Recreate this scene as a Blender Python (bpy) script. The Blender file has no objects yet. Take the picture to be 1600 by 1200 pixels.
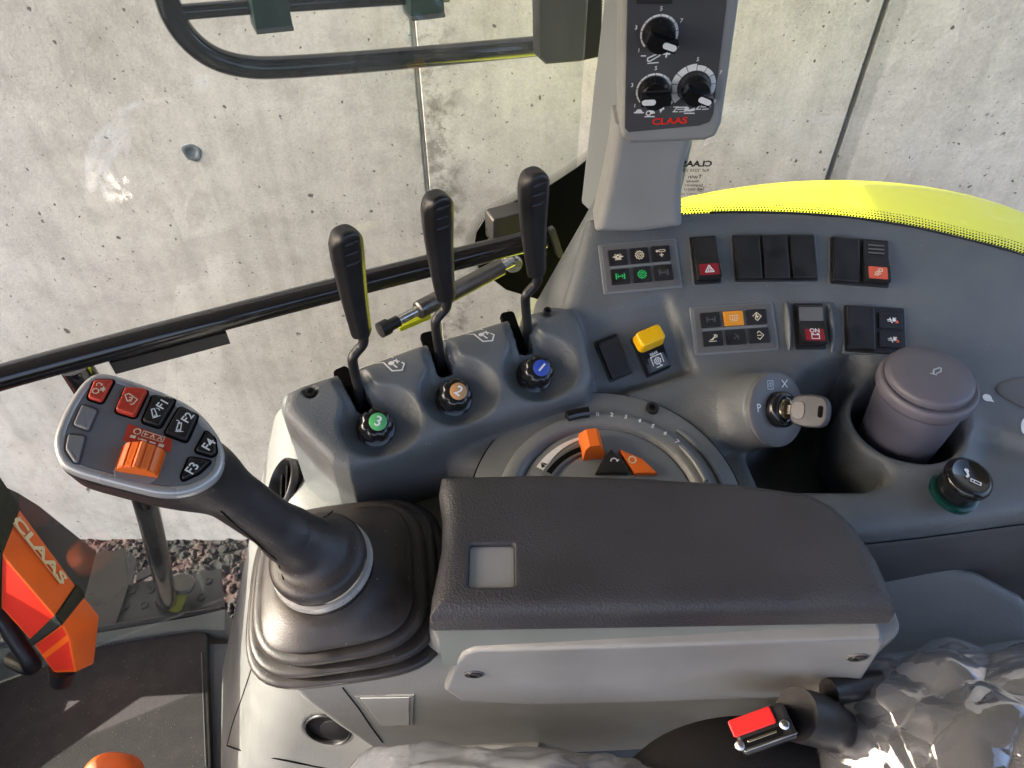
import bpy, bmesh, math
import numpy as np
from mathutils import Vector, Matrix

# ------------------------------------------------------------------ camera, sky, sun, exposure
R = math.radians
SC = bpy.context.scene
COL = SC.collection
CAM_Z, PITCH, FPX = 1.30, 46.0, 1200.0          # metres above the cab floor, degrees below level, focal length in photo pixels
cam_data = bpy.data.cameras.new('camera')
cam_data.sensor_width = 36.0
cam_data.lens = 27.0
cam_data.clip_start = 0.02
cam_data.clip_end = 500.0
cam = bpy.data.objects.new('camera', cam_data)
COL.objects.link(cam)
cam.location = (0, 0, CAM_Z)
cam.rotation_euler = (R(90 - PITCH), 0, 0)
SC.camera = cam

SUN_TRAVEL = Vector((0.85, 0.05, -0.52)).normalized()   # direction the sunlight travels
SUN_EL = math.asin(-SUN_TRAVEL.z)
SUN_AZ = math.atan2(-SUN_TRAVEL.x, -SUN_TRAVEL.y)        # clockwise from +Y
world = bpy.data.worlds.new('World')
SC.world = world
world.use_nodes = True
wn = world.node_tree.nodes
sky = wn.new('ShaderNodeTexSky')
sky.sky_type = 'NISHITA'
sky.sun_disc = False
sky.sun_elevation = SUN_EL
sky.sun_rotation = SUN_AZ
sky.dust_density = 5.0
sky.air_density = 0.8
sky.ozone_density = 0.6
bg = wn['Background']
bg.inputs['Strength'].default_value = 0.15
wb = wn.new('ShaderNodeMix'); wb.data_type = 'RGBA'; wb.blend_type = 'MULTIPLY'; wb.inputs[0].default_value = 1.0   # the camera's warm white balance
wb.inputs[7].default_value = (1.0, .965, .955, 1)
world.node_tree.links.new(sky.outputs[0], wb.inputs[6])
world.node_tree.links.new(wb.outputs[2], bg.inputs['Color'])
sun_data = bpy.data.lights.new('sun', 'SUN')
sun_data.energy = 2.8
sun_data.angle = R(0.5)
sun_data.color = (1.0, 0.94, 0.85)
sun = bpy.data.objects.new('sun', sun_data)
COL.objects.link(sun)
sun.location = (-3, 0.5, 4)
sun.rotation_euler = SUN_TRAVEL.to_track_quat('-Z', 'Y').to_euler()
SC.view_settings.view_transform = 'Standard'
SC.view_settings.look = 'None'
SC.view_settings.gamma = 1.0
SC.view_settings.exposure = 2.45
SC.view_settings.use_curve_mapping = False
SC.cycles.max_bounces = 8
SC.cycles.transparent_max_bounces = 12
SC.cycles.caustics_reflective = False
SC.cycles.caustics_refractive = False

# ------------------------------------------------------------------ where a sight line meets a real surface
_S, _C = math.sin(R(PITCH)), math.cos(R(PITCH))
EYE = np.array([0, 0, CAM_Z])
def ray(x, y):
    a, b = (x - 800) / FPX, (600 - y) / FPX
    return np.array([a, _C + b * _S, -_S + b * _C])
def on_plane(x, y, p, n):
    d = ray(x, y)
    return EYE + d * (np.dot(np.asarray(p) - EYE, n) / np.dot(d, n))
def at_z(x, y, z): return on_plane(x, y, (0, 0, z), (0, 0, 1))
def at_y(x, y, Y): return on_plane(x, y, (0, Y, 0), (0, 1, 0))
def at_t(x, y, t): return EYE + ray(x, y) * t
def unit(v):
    v = np.asarray(v, float)
    return v / np.linalg.norm(v)

class Frame:
    """origin and three axes; (a, b, c) -> world"""
    def __init__(s, o, u, n):
        s.o = np.asarray(o, float); s.n = unit(n)
        u = np.asarray(u, float); s.u = unit(u - s.n * np.dot(u, s.n)); s.v = np.cross(s.n, s.u)
    def P(s, a, b, c=0.0): return s.o + s.u * a + s.v * b + s.n * c
    def pts(s, arr):
        arr = np.asarray(arr, float)
        return s.o + arr[:, :1] * s.u + arr[:, 1:2] * s.v + arr[:, 2:3] * s.n
    def loc(s, P):
        q = P - s.o
        return np.stack([q @ s.u, q @ s.v, q @ s.n], 1)
    def sub(s, a, b, c=0.0, rot=0.0):
        u = s.u * math.cos(rot) + s.v * math.sin(rot)
        return Frame(s.P(a, b, c), u, s.n)
def quad_frame(q, p, n):
    """a rectangle seen at four corners (tl, tr, br, bl) on a plane -> frame at its centre, width, height"""
    c = [on_plane(x, y, p, n) for x, y in q]
    u = (c[1] - c[0]) + (c[2] - c[3])
    f = Frame(sum(c) / 4, u, n)
    w = (np.linalg.norm(c[1] - c[0]) + np.linalg.norm(c[2] - c[3])) / 2
    h = (abs(np.dot(c[0] - c[3], f.v)) + abs(np.dot(c[1] - c[2], f.v))) / 2
    return f, w, h

# ------------------------------------------------------------------ materials
MATS = {}
def mat(name, col, rough=0.5, metal=0.0, spec=0.5, bump=0.0, bscale=400.0, var=0.0, vscale=20.0, coat=0.0, emit=None, detail=3.0, btype='noise', dust=0.0):
    m = bpy.data.materials.new(name); m.use_nodes = True
    nt = m.node_tree; b = nt.nodes['Principled BSDF']
    b.inputs['Base Color'].default_value = (*col, 1)
    b.inputs['Roughness'].default_value = rough
    b.inputs['Metallic'].default_value = metal
    b.inputs['Specular IOR Level'].default_value = spec
    b.inputs['Coat Weight'].default_value = coat
    geo = nt.nodes.new('ShaderNodeNewGeometry')
    if bump > 0:
        if btype == 'noise':
            t = nt.nodes.new('ShaderNodeTexNoise'); t.inputs['Scale'].default_value = bscale; t.inputs['Detail'].default_value = detail
            o = t.outputs['Fac']
        else:
            t = nt.nodes.new('ShaderNodeTexVoronoi'); t.inputs['Scale'].default_value = bscale; t.feature = 'SMOOTH_F1'
            o = t.outputs['Distance']
        nt.links.new(geo.outputs['Position'], t.inputs['Vector'])
        bp = nt.nodes.new('ShaderNodeBump'); bp.inputs['Strength'].default_value = bump; bp.inputs['Distance'].default_value = 0.001
        nt.links.new(o, bp.inputs['Height']); nt.links.new(bp.outputs[0], b.inputs['Normal'])
    if var > 0:
        t2 = nt.nodes.new('ShaderNodeTexNoise'); t2.inputs['Scale'].default_value = vscale; t2.inputs['Detail'].default_value = 6
        nt.links.new(geo.outputs['Position'], t2.inputs['Vector'])
        mp = nt.nodes.new('ShaderNodeMapRange'); mp.inputs[1].default_value = .3; mp.inputs[2].default_value = .7
        mp.inputs[3].default_value = 1 - var; mp.inputs[4].default_value = 1 + var
        nt.links.new(t2.outputs['Fac'], mp.inputs[0])
        mx = nt.nodes.new('ShaderNodeMix'); mx.data_type = 'RGBA'; mx.blend_type = 'MULTIPLY'; mx.inputs[0].default_value = 1
        mx.inputs[6].default_value = (*col, 1); nt.links.new(mp.outputs[0], mx.inputs[7])
        nt.links.new(mx.outputs[2], b.inputs['Base Color'])
        mr = nt.nodes.new('ShaderNodeMapRange'); mr.inputs[1].default_value = .3; mr.inputs[2].default_value = .7
        mr.inputs[3].default_value = max(0, rough - .12); mr.inputs[4].default_value = min(1, rough + .12)
        nt.links.new(t2.outputs['Fac'], mr.inputs[0]); nt.links.new(mr.outputs[0], b.inputs['Roughness'])
    if dust > 0:                                   # sparse pale specks and lint
        dv = nt.nodes.new('ShaderNodeTexVoronoi'); dv.inputs['Scale'].default_value = 330; nt.links.new(geo.outputs['Position'], dv.inputs['Vector'])
        dc = nt.nodes.new('ShaderNodeSeparateColor'); nt.links.new(dv.outputs['Color'], dc.inputs[0])
        dn_ = nt.nodes.new('ShaderNodeTexNoise'); dn_.inputs['Scale'].default_value = 14; nt.links.new(geo.outputs['Position'], dn_.inputs['Vector'])
        dr = nt.nodes.new('ShaderNodeMapRange'); dr.inputs[1].default_value = .985 - dust * .16; dr.inputs[2].default_value = 1; dr.inputs[3].default_value = 0; dr.inputs[4].default_value = .24; nt.links.new(dc.outputs[0], dr.inputs[0])
        ds_ = nt.nodes.new('ShaderNodeMath'); ds_.operation = 'GREATER_THAN'; nt.links.new(dr.outputs[0], ds_.inputs[0]); nt.links.new(dv.outputs['Distance'], ds_.inputs[1])
        dm = nt.nodes.new('ShaderNodeMath'); dm.operation = 'MULTIPLY'; nt.links.new(ds_.outputs[0], dm.inputs[0]); nt.links.new(dn_.outputs['Fac'], dm.inputs[1])
        dx = nt.nodes.new('ShaderNodeMix'); dx.data_type = 'RGBA'; nt.links.new(dm.outputs[0], dx.inputs[0]); dx.inputs[7].default_value = (.34, .32, .29, 1)
        if b.inputs['Base Color'].is_linked: nt.links.new(b.inputs['Base Color'].links[0].from_socket, dx.inputs[6])
        else: dx.inputs[6].default_value = (*col, 1)
        nt.links.new(dx.outputs[2], b.inputs['Base Color'])
    MATS[name] = m
    return m
mat('grey_plastic', (.122, .131, .136), .42, bump=.5, bscale=750, var=.09, vscale=25, dust=.08)
mat('dial_plastic', (.180, .190, .195), .40, bump=.3, bscale=900, var=.05)
mat('bezel_plastic', (.125, .122, .124), .45, bump=.2, bscale=900, var=.05)
mat('pale_plastic', (.225, .225, .216), .45, bump=.35, bscale=520, var=.06, vscale=18)
mat('silver_plastic', (.26, .26, .255), .42, bump=.2, bscale=800, var=.05)
mat('silver_trim', (.42, .42, .42), .32, metal=.35, bump=.05, bscale=900, var=.04)
mat('pillar_plastic', (.22, .235, .24), .45, bump=.2, bscale=800, var=.05)
mat('armrest_skin', (.040, .038, .042), .50, bump=.55, bscale=620, btype='voronoi', var=.18, vscale=18)
mat('black_plastic', (.016, .015, .016), .40, bump=.2, bscale=800, var=.2, vscale=40)
mat('grip_plastic', (.026, .023, .025), .42, bump=.35, bscale=900, var=.2, vscale=40, dust=.3)
mat('switch_black', (.012, .011, .012), .46, bump=.25, bscale=700, var=.2, vscale=60)
mat('gloss_black', (.010, .010, .011), .16, var=.2, vscale=50)
mat('dark_void', (.004, .004, .004), .8, spec=.08)
mat('rubber', (.030, .025, .023), .42, bump=.3, bscale=900, var=.25, vscale=35, dust=.5)
mat('black_paint', (.010, .009, .010), .17, coat=.4)
mat('face_plate', (.145, .145, .150), .45, bump=.2, bscale=900, var=.05)
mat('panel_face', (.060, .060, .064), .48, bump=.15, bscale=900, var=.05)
mat('grey_button', (.20, .195, .195), .5, bump=.2, bscale=800, var=.05)
mat('white_print', (.78, .78, .76), .5, var=.05, vscale=300)
mat('grey_print', (.10, .10, .105), .5)
mat('pale_print', (.45, .50, .52), .5)
mat('cream_print', (.80, .70, .50), .5)
mat('green_print', (.03, .62, .14), .5)
mat('red_button', (.50, .045, .022), .42, bump=.15, bscale=800, var=.06)
mat('dark_red', (.26, .012, .022), .4, var=.05)
mat('red_print', (.75, .03, .015), .4)
mat('orange', (.80, .150, .014), .40, bump=.12, bscale=700, var=.05)
mat('salmon', (.72, .12, .06), .45, var=.05)
mat('yellow', (.88, .48, .006), .38, bump=.1, bscale=600, var=.05)
mat('amber', (.78, .30, .025), .4, var=.05)
mat('blue_disc', (.028, .07, .40), .4)
mat('tan_disc', (.50, .26, .10), .4)
mat('green_disc', (.09, .42, .14), .4)
mat('teal', (.004, .050, .040), .25)
mat('steel', (.55, .54, .52), .28, metal=1.0, bump=.1, bscale=300, var=.08, vscale=60)
mat('dull_steel', (.16, .15, .14), .38, metal=.8, bump=.1, bscale=300, var=.12, vscale=40)
mat('brass', (.62, .52, .34), .25, metal=1.0)
mat('cup_plastic', (.112, .106, .130), .46, bump=.3, bscale=600, var=.06)
mat('key_plastic', (.055, .055, .062), .5, bump=.2, bscale=700, var=.05)
mat('fender_paint', (.70, .76, .03), .35, coat=.2, var=.02, vscale=3)
mat('lime_paint', (.60, .70, .03), .35, var=.1)
mat('green_paint', (.008, .050, .040), .42, var=.2, vscale=30, bump=.1, bscale=300)
mat('case_orange', (.86, .135, .012), .42, bump=.25, bscale=260, var=.10, vscale=14)
mat('case_red', (.70, .035, .018), .42, bump=.25, bscale=260, var=.10, vscale=14)
mat('strap', (.016, .018, .014), .75, bump=.6, bscale=600, var=.25, vscale=80)
mat('mat_fabric', (.046, .040, .040), .85, bump=1.0, bscale=700, var=.35, vscale=40, dust=1.2)
mat('stitch', (.20, .19, .18), .8)
mat('step_metal', (.085, .083, .08), .5, metal=.3, bump=.4, bscale=220, var=.2, vscale=25)
mat('brown_sheet', (.060, .048, .035), .25, var=.25, vscale=6)
mat('sill', (.19, .205, .19), .5, bump=.2, bscale=500, var=.08)
mat('seat_fabric', (.011, .010, .010), .85, spec=.2, bump=.5, bscale=700, var=.3, vscale=40)
mat('belt_red', (.78, .022, .02), .35, bump=.1, bscale=500)
mat('trim_grey', (.175, .18, .175), .5, bump=.2, bscale=500, var=.06)
mat('roof_liner', (.45, .45, .44), .8)

# ------------------------------------------------------------------ mesh helpers
def link(o, parent=None):
    COL.objects.link(o)
    if parent is not None: o.parent = parent
    return o
def tag(o, label=None, cat=None, group=None, kind=None):
    if label: o['label'] = label
    if cat: o['category'] = cat
    if group: o['group'] = group
    if kind or cat: o['kind'] = kind or 'thing'
    return o
def empty(name, loc=(0, 0, 0)):
    """an Empty at a thing's base; parts keep world coordinates through its inverse"""
    o = bpy.data.objects.new(name, None)
    o.location = tuple(float(v) for v in loc); o.empty_display_size = .02
    return link(o)
def mk(name, verts, faces, material, parent=None, smooth=None, mats=None, fmat=None):
    me = bpy.data.meshes.new(name)
    me.from_pydata([tuple(map(float, v)) for v in verts], [], [tuple(f) for f in faces])
    for m in ([material] if mats is None else mats): me.materials.append(MATS[m] if isinstance(m, str) else m)
    if fmat is not None: me.polygons.foreach_set('material_index', fmat)
    bm = bmesh.new(); bm.from_mesh(me)
    bmesh.ops.recalc_face_normals(bm, faces=bm.faces[:]); bm.to_mesh(me); bm.free()
    if smooth is not None:
        me.shade_smooth() if hasattr(me, 'shade_smooth') else None
        me.set_sharp_from_angle(angle=R(smooth))
    me.update()
    o = bpy.data.objects.new(name, me)
    link(o)
    if parent is not None:
        o.parent = parent
        root = parent; off = Vector((0, 0, 0))
        while root is not None:
            off += Vector(root.location); root = root.parent
        o.location = -off
    return o
class MB:
    """collects pieces into one mesh"""
    def __init__(s): s.v = []; s.f = []
    def add(s, v, f):
        k = len(s.v); s.v += [tuple(map(float, q)) for q in v]; s.f += [tuple(i + k for i in q) for q in f]; return s
    def build(s, name, material, parent=None, smooth=None): return mk(name, s.v, s.f, material, parent, smooth)
def rings(rs, cap0=True, cap1=True, closed=True):
    n = len(rs[0]); v = [p for r in rs for p in r]; f = []
    for i in range(len(rs) - 1):
        for j in range(n if closed else n - 1):
            k = (j + 1) % n
            f.append((i * n + j, i * n + k, (i + 1) * n + k, (i + 1) * n + j))
    if cap0: f.append(tuple(range(n))[::-1])
    if cap1: f.append(tuple((len(rs) - 1) * n + j for j in range(n)))
    return v, f
def rrect(w, h, r, seg=4):
    r = min(r, w / 2 - 1e-5, h / 2 - 1e-5); out = []
    for cx, cy, a0 in ((w/2-r, h/2-r, 0), (-w/2+r, h/2-r, 90), (-w/2+r, -h/2+r, 180), (w/2-r, -h/2+r, 270)):
        for i in range(seg + 1):
            a = R(a0 + 90 * i / seg); out.append((cx + r * math.cos(a), cy + r * math.sin(a)))
    return out
def inset(poly, d):
    p = np.asarray(poly, float); a = np.roll(p, 1, 0); b = np.roll(p, -1, 0)
    area = np.sum(p[:, 0] * b[:, 1] - b[:, 0] * p[:, 1])
    s = 1 if area > 0 else -1
    def nrm(e): 
        e = e / np.maximum(np.linalg.norm(e, axis=1, keepdims=True), 1e-12); return np.stack([-e[:, 1], e[:, 0]], 1) * s
    n1, n2 = nrm(p - a), nrm(b - p); m = n1 + n2; m /= np.maximum(np.linalg.norm(m, axis=1, keepdims=True), 1e-9)
    c = np.clip(np.sum(m * n1, 1, keepdims=True), .4, 1)
    return p + m * d / c
def smooth_poly(poly, it=2):
    """Chaikin corner cutting"""
    p = np.asarray(poly, float)
    for _ in range(it):
        q = np.roll(p, -1, 0); p = np.stack([p * .75 + q * .25, p * .25 + q * .75], 1).reshape(-1, 2)
    return p
def prism(fr, outline, c0, c1, bev=0.0, bseg=2, taper=0.0):
    """outline in the frame's plane, raised from c0 to c1 along its normal, top edge rounded by bev"""
    rs = [inset(outline, 0), ]
    hs = [c0]
    if bev > 0:
        for i in range(bseg + 1):
            a = R(90 * i / bseg); rs.append(inset(outline, taper + bev * (1 - math.cos(a)))); hs.append(c1 - bev + bev * math.sin(a))
        cq = rs[-1].mean(0); rs.append(cq + (rs[-1] - cq) * .99); hs.append(c1)
    else:
        rs.append(inset(outline, taper)); hs.append(c1)
    return rings([fr.pts(np.column_stack([r, np.full(len(r), h)])) for r, h in zip(rs, hs)])
def tube(path, rad, n=14, cap=True):
    p = np.asarray(path, float); m = len(p)
    rad = np.full(m, rad) if np.isscalar(rad) else np.asarray(rad, float)
    t = np.gradient(p, axis=0); t /= np.linalg.norm(t, axis=1, keepdims=True)
    u = np.cross(t[0], (0, 0, 1.0)); 
    if np.linalg.norm(u) < .05: u = np.cross(t[0], (0, 1.0, 0))
    u = unit(u); rs = []
    for i in range(m):
        u = unit(u - t[i] * np.dot(u, t[i])); w = np.cross(t[i], u)
        rs.append([p[i] + rad[i] * (u * math.cos(2*math.pi*j/n) + w * math.sin(2*math.pi*j/n)) for j in range(n)])
    return rings(rs, cap, cap)
def spline(pts, n=8):
    p = np.asarray(pts, float); p = np.vstack([2*p[0]-p[1], p, 2*p[-1]-p[-2]]); out = []
    for i in range(1, len(p) - 2):
        for k in range(n):
            s = k / n; a, b, c, d = p[i-1], p[i], p[i+1], p[i+2]
            out.append(.5 * (2*b + (c-a)*s + (2*a-5*b+4*c-d)*s*s + (3*b-a-3*c+d)*s**3))
    out.append(p[-2]); return np.array(out)
def lathe(fr, prof, n=32, cap0=True, cap1=True, wob=None):
    """profile of (radius, height) turned about the frame's normal"""
    rs = []
    for r, h in prof:
        rs.append([fr.P(*( (r if wob is None else wob(r, h, 2*math.pi*j/n)) * np.array([math.cos(2*math.pi*j/n), math.sin(2*math.pi*j/n)])), h) for j in range(n)])
    return rings(rs, cap0, cap1)
def extrude_profile(fr, prof, w):
    """profile of (b, c) points swept along the frame's u from -w/2 to w/2"""
    return rings([[fr.P(s * w / 2, b, c) for b, c in prof] for s in (-1, 1)])
def box(fr, w, h, c0, c1, bev=.0008, cr=None):
    return prism(fr, rrect(w, h, cr if cr is not None else max(bev, .0008), 3), c0, c1, bev)
# flat print ---------------------------------------------------------------
def ribbon(pts, w, closed=False):
    p = np.asarray(pts, float)
    if closed: p = np.vstack([p, p[:1]])
    v, f = [], []
    for i in range(len(p) - 1):
        e = p[i+1] - p[i]; L = np.linalg.norm(e)
        if L < 1e-9: continue
        e /= L; q = np.array([-e[1], e[0]]) * w / 2; a, b = p[i] - e * w * .3, p[i+1] + e * w * .3
        k = len(v); v += [a + q, a - q, b - q, b + q]; f.append((k, k+1, k+2, k+3))
    return v, f
def arc(cx, cy, r, a0, a1, n=14, ry=None):
    ry = r if ry is None else ry
    return [(cx + r * math.cos(R(a0 + (a1-a0)*i/n)), cy + ry * math.sin(R(a0 + (a1-a0)*i/n))) for i in range(n + 1)]
def icon(name, fr, s, items, material, parent, lw=.13, c=.0003, sy=None):
    """items: ('l', pts) stroke, ('c', pts) closed stroke, ('f', pts) filled; unit square scaled by s"""
    V, F = [], []; sy = s if sy is None else sy
    for it in items:
        w = it[2] if len(it) > 2 else lw
        if it[0] == 'f': v, f = [np.array(q) for q in it[1]], [tuple(range(len(it[1])))]
        else: v, f = ribbon(it[1], w, it[0] == 'c')
        k = len(V); V += v; F += [tuple(i + k for i in q) for q in f]
    P = [fr.P(q[0] * s, q[1] * sy, c + .00002 * (i % 7)) for i, q in enumerate(V)]
    return mk(name, P, F, material, parent)
_txt = {}
def text(name, fr, body, size, material, parent, c=.0003, sx=1.0, bold=0.0, mirror=False, warp=None):
    key = (body, bold)
    if key not in _txt:
        cu = bpy.data.curves.new('t', 'FONT'); cu.body = body; cu.size = 1; cu.align_x = 'CENTER'; cu.align_y = 'CENTER'; cu.offset = bold
        cu.resolution_u = 3
        o = bpy.data.objects.new('t', cu); COL.objects.link(o)
        dg = bpy.context.evaluated_depsgraph_get(); me = bpy.data.meshes.new_from_object(o.evaluated_get(dg))
        vv = [tuple(v.co[:2]) for v in me.vertices]; ff = [tuple(p.vertices) for p in me.polygons]
        bpy.data.objects.remove(o); bpy.data.curves.remove(cu); bpy.data.meshes.remove(me)
        _txt[key] = (vv, ff)
    vv, ff = _txt[key]; m = -1 if mirror else 1
    P = [fr.P(x * size * sx * m, y * size, c) for x, y in vv]
    if warp: P = warp(np.array(P))
    return mk(name, P, ff, material, parent)

# ------------------------------------------------------------------ signed distance modelling (moulded, filleted shapes)
def smin(a, b, k):
    h = np.clip(.5 + .5 * (b - a) / k, 0, 1); return b + (a - b) * h - k * h * (1 - h)
def smax(a, b, k): return -smin(-a, -b, k)
def poly2(p, poly):
    v = np.asarray(poly, float); n = len(v)
    d = np.full(len(p), 1e9); s = np.ones(len(p))
    for i in range(n):
        a, b = v[i], v[i - 1]; e = b - a; wx = p[:, 0] - a[0]; wy = p[:, 1] - a[1]
        t = np.clip((wx * e[0] + wy * e[1]) / (e @ e), 0, 1)
        d = np.minimum(d, (wx - e[0] * t) ** 2 + (wy - e[1] * t) ** 2)
        c1 = p[:, 1] >= a[1]; c2 = p[:, 1] < b[1]; c3 = e[0] * wy > e[1] * wx
        s = np.where((c1 & c2 & c3) | (~c1 & ~c2 & ~c3), -s, s)
    return s * np.sqrt(d)
def ext(d2, z, z0, z1, r):
    a = d2 + r; b = np.abs(z - (z0 + z1) / 2) - (z1 - z0) / 2 + r
    return np.minimum(np.maximum(a, b), 0) + np.hypot(np.maximum(a, 0), np.maximum(b, 0)) - r
def halfspace(P, p, n): return (P - np.asarray(p)) @ np.asarray(n)
def cone_seg(P, a, b, ra, rb):
    a = np.asarray(a); b = np.asarray(b); ab = b - a; t = np.clip(((P - a) @ ab) / (ab @ ab), 0, 1)
    return np.linalg.norm(P - a - t[:, None] * ab, axis=1) - (ra + (rb - ra) * t)
def cyl(P, fr, r, z0, z1, rnd=.002):
    q = fr.loc(P); return ext(np.hypot(q[:, 0], q[:, 1]) - r, q[:, 2], z0, z1, rnd)
def sbox(P, fr, hw, hh, z0, z1, r=.003):
    q = fr.loc(P); ax = np.abs(q[:, 0]) - hw + r; ay = np.abs(q[:, 1]) - hh + r
    d2 = np.minimum(np.maximum(ax, ay), 0) + np.hypot(np.maximum(ax, 0), np.maximum(ay, 0)) - r
    return ext(d2, q[:, 2], z0, z1, min(r, (z1 - z0) / 2))
def grad(f, v, e=2e-4):
    return np.stack([f(v + d) - f(v - d) for d in np.eye(3) * e], 1) / (2 * e)
def snap(f, pts, lift=.0004, it=3):
    v = np.array(pts, float)
    for _ in range(it):
        g = grad(f, v); v -= (f(v) / np.maximum((g * g).sum(1), 1e-6))[:, None] * g
    g = grad(f, v); g /= np.linalg.norm(g, axis=1, keepdims=True)
    return v + g * lift
def sdf_mesh(name, f, lo, hi, h, material, parent=None, keep=None):
    """sparse surface nets over f < 0, vertices pulled onto the surface, normals from the field"""
    B = 8; lo = np.asarray(lo, float); hi = np.asarray(hi, float)
    nb = np.ceil((hi - lo) / (h * B)).astype(int)
    g = np.stack(np.meshgrid(*[np.arange(k) for k in nb], indexing='ij'), -1).reshape(-1, 3)
    d = f(lo + (g + .5) * h * B)
    g = g[np.abs(d) < h * B * 1.35]
    n1 = np.arange(B + 1); loc = np.stack(np.meshgrid(n1, n1, n1, indexing='ij'), -1).reshape(-1, 3)
    N = nb * B + 2
    vid_key, vpos, F4 = [], [], []
    edges = []
    corner = np.array([[i, j, k] for i in (0, 1) for j in (0, 1) for k in (0, 1)])
    epairs = [(a, b) for a in range(8) for b in range(a + 1, 8) if np.abs(corner[a] - corner[b]).sum() == 1]
    for s in range(0, len(g), 400):
        gb = g[s:s + 400]; idx = (gb[:, None, :] * B + loc[None])            # global node index
        val = f((lo + idx.reshape(-1, 3) * h)).reshape(len(gb), B + 1, B + 1, B + 1)
        val = np.where(np.abs(val) < 1e-9, 1e-9, val)
        cv = np.stack([val[:, c[0]:B + c[0], c[1]:B + c[1], c[2]:B + c[2]] for c in corner], -1)   # nb,B,B,B,8
        neg = (cv < 0).sum(-1); m = (neg > 0) & (neg < 8)
        w = np.argwhere(m); cc = cv[m]
        acc = np.zeros((len(w), 3)); cnt = np.zeros(len(w))
        for a, b in epairs:
            va, vb = cc[:, a], cc[:, b]; x = (va < 0) != (vb < 0)
            t = np.where(x, va / np.where(x, va - vb, 1), 0)
            acc += np.where(x[:, None], corner[a] + t[:, None] * (corner[b] - corner[a]), 0); cnt += x
        cell = gb[w[:, 0]] * B + w[:, 1:]
        vpos.append(lo + (cell + acc / cnt[:, None]) * h)
        vid_key.append((cell[:, 0] * N[1] + cell[:, 1]) * N[2] + cell[:, 2])
        for ax in range(3):
            e = np.eye(3, dtype=int)[ax]
            v0 = val[:, :B, :B, :B]; v1 = val[:, e[0]:B + e[0], e[1]:B + e[1], e[2]:B + e[2]]
            x = (v0 < 0) != (v1 < 0); w2 = np.argwhere(x)
            edges.append((ax, gb[w2[:, 0]] * B + w2[:, 1:], (v0 < 0)[x]))
    key = np.concatenate(vid_key); pos = np.concatenate(vpos)
    order = np.argsort(key); sk = key[order]
    for ax, nd, sgn in edges:
        o1, o2 = np.eye(3, dtype=int)[(ax + 1) % 3], np.eye(3, dtype=int)[(ax + 2) % 3]
        q = np.stack([nd - o1 - o2, nd - o2, nd, nd - o1], 1)
        kk = (q[..., 0] * N[1] + q[..., 1]) * N[2] + q[..., 2]
        p = np.clip(np.searchsorted(sk, kk), 0, len(sk) - 1)
        ok = (sk[p] == kk).all(1); fi = order[p][ok]; sg = sgn[ok]
        fi[~sg] = fi[~sg][:, ::-1]; F4.append(fi)
    F = np.concatenate(F4)
    for _ in range(2):
        gr = grad(f, pos); dd = f(pos) / np.maximum((gr * gr).sum(1), .2)
        pos = pos - np.clip(dd, -h, h)[:, None] * gr
    if keep is not None:
        k = keep(pos); F = F[k[F].all(1)]
    used = np.unique(F); rm = np.full(len(pos), -1); rm[used] = np.arange(len(used)); pos = pos[used]; F = rm[F]
    gr = grad(f, pos, 4e-4); nr = gr / np.maximum(np.linalg.norm(gr, axis=1, keepdims=True), 1e-9)
    me = bpy.data.meshes.new(name)
    me.vertices.add(len(pos)); me.vertices.foreach_set('co', pos.astype(np.float32).ravel())
    me.loops.add(len(F) * 4); me.loops.foreach_set('vertex_index', F.astype(np.int32).ravel())
    me.polygons.add(len(F)); me.polygons.foreach_set('loop_start', np.arange(0, len(F) * 4, 4, dtype=np.int32))
    me.update(calc_edges=True); me.validate()
    me.shade_smooth()
    me.normals_split_custom_set_from_vertices(nr.astype(np.float32))
    me.materials.append(MATS[material])
    o = bpy.data.objects.new(name, me); link(o)
    if parent is not None:
        o.parent = parent; o.location = -Vector(parent.location) if parent.parent is None else -(Vector(parent.location) + Vector(parent.parent.location))
    return o

# ------------------------------------------------------------------ setting: ground, concrete wall, fender outside the cab
GROUND_Z, WALL_Y = -1.215, 1.60
def node_mat(name):
    m = bpy.data.materials.new(name); m.use_nodes = True; MATS[name] = m
    return m, m.node_tree, m.node_tree.nodes['Principled BSDF']
m, nt, b = node_mat('gravel')
geo = nt.nodes.new('ShaderNodeNewGeometry')
n1 = nt.nodes.new('ShaderNodeTexVoronoi'); n1.inputs['Scale'].default_value = 28; nt.links.new(geo.outputs['Position'], n1.inputs['Vector'])
n2 = nt.nodes.new('ShaderNodeTexNoise'); n2.inputs['Scale'].default_value = 9; n2.inputs['Detail'].default_value = 8; nt.links.new(geo.outputs['Position'], n2.inputs['Vector'])
cr = nt.nodes.new('ShaderNodeValToRGB'); e = cr.color_ramp.elements
e[0].position = .35; e[0].color = (.007, .006, .006, 1); e[1].position = .62; e[1].color = (.050, .020, .015, 1)
e2 = cr.color_ramp.elements.new(.5); e2.color = (.022, .018, .016, 1)
nt.links.new(n2.outputs['Fac'], cr.inputs[0])
mx = nt.nodes.new('ShaderNodeMix'); mx.data_type = 'RGBA'; mx.blend_type = 'OVERLAY'; mx.inputs[0].default_value = .15
nt.links.new(cr.outputs[0], mx.inputs[6]); nt.links.new(n1.outputs['Color'], mx.inputs[7]); 
hs = nt.nodes.new('ShaderNodeHueSaturation'); hs.inputs['Saturation'].default_value = .8; nt.links.new(mx.outputs[2], hs.inputs['Color'])
nt.links.new(hs.outputs[0], b.inputs['Base Color']); b.inputs['Roughness'].default_value = .9
bp = nt.nodes.new('ShaderNodeBump'); bp.inputs['Distance'].default_value = .02; nt.links.new(n1.outputs['Distance'], bp.inputs['Height']); nt.links.new(bp.outputs[0], b.inputs['Normal'])

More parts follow.
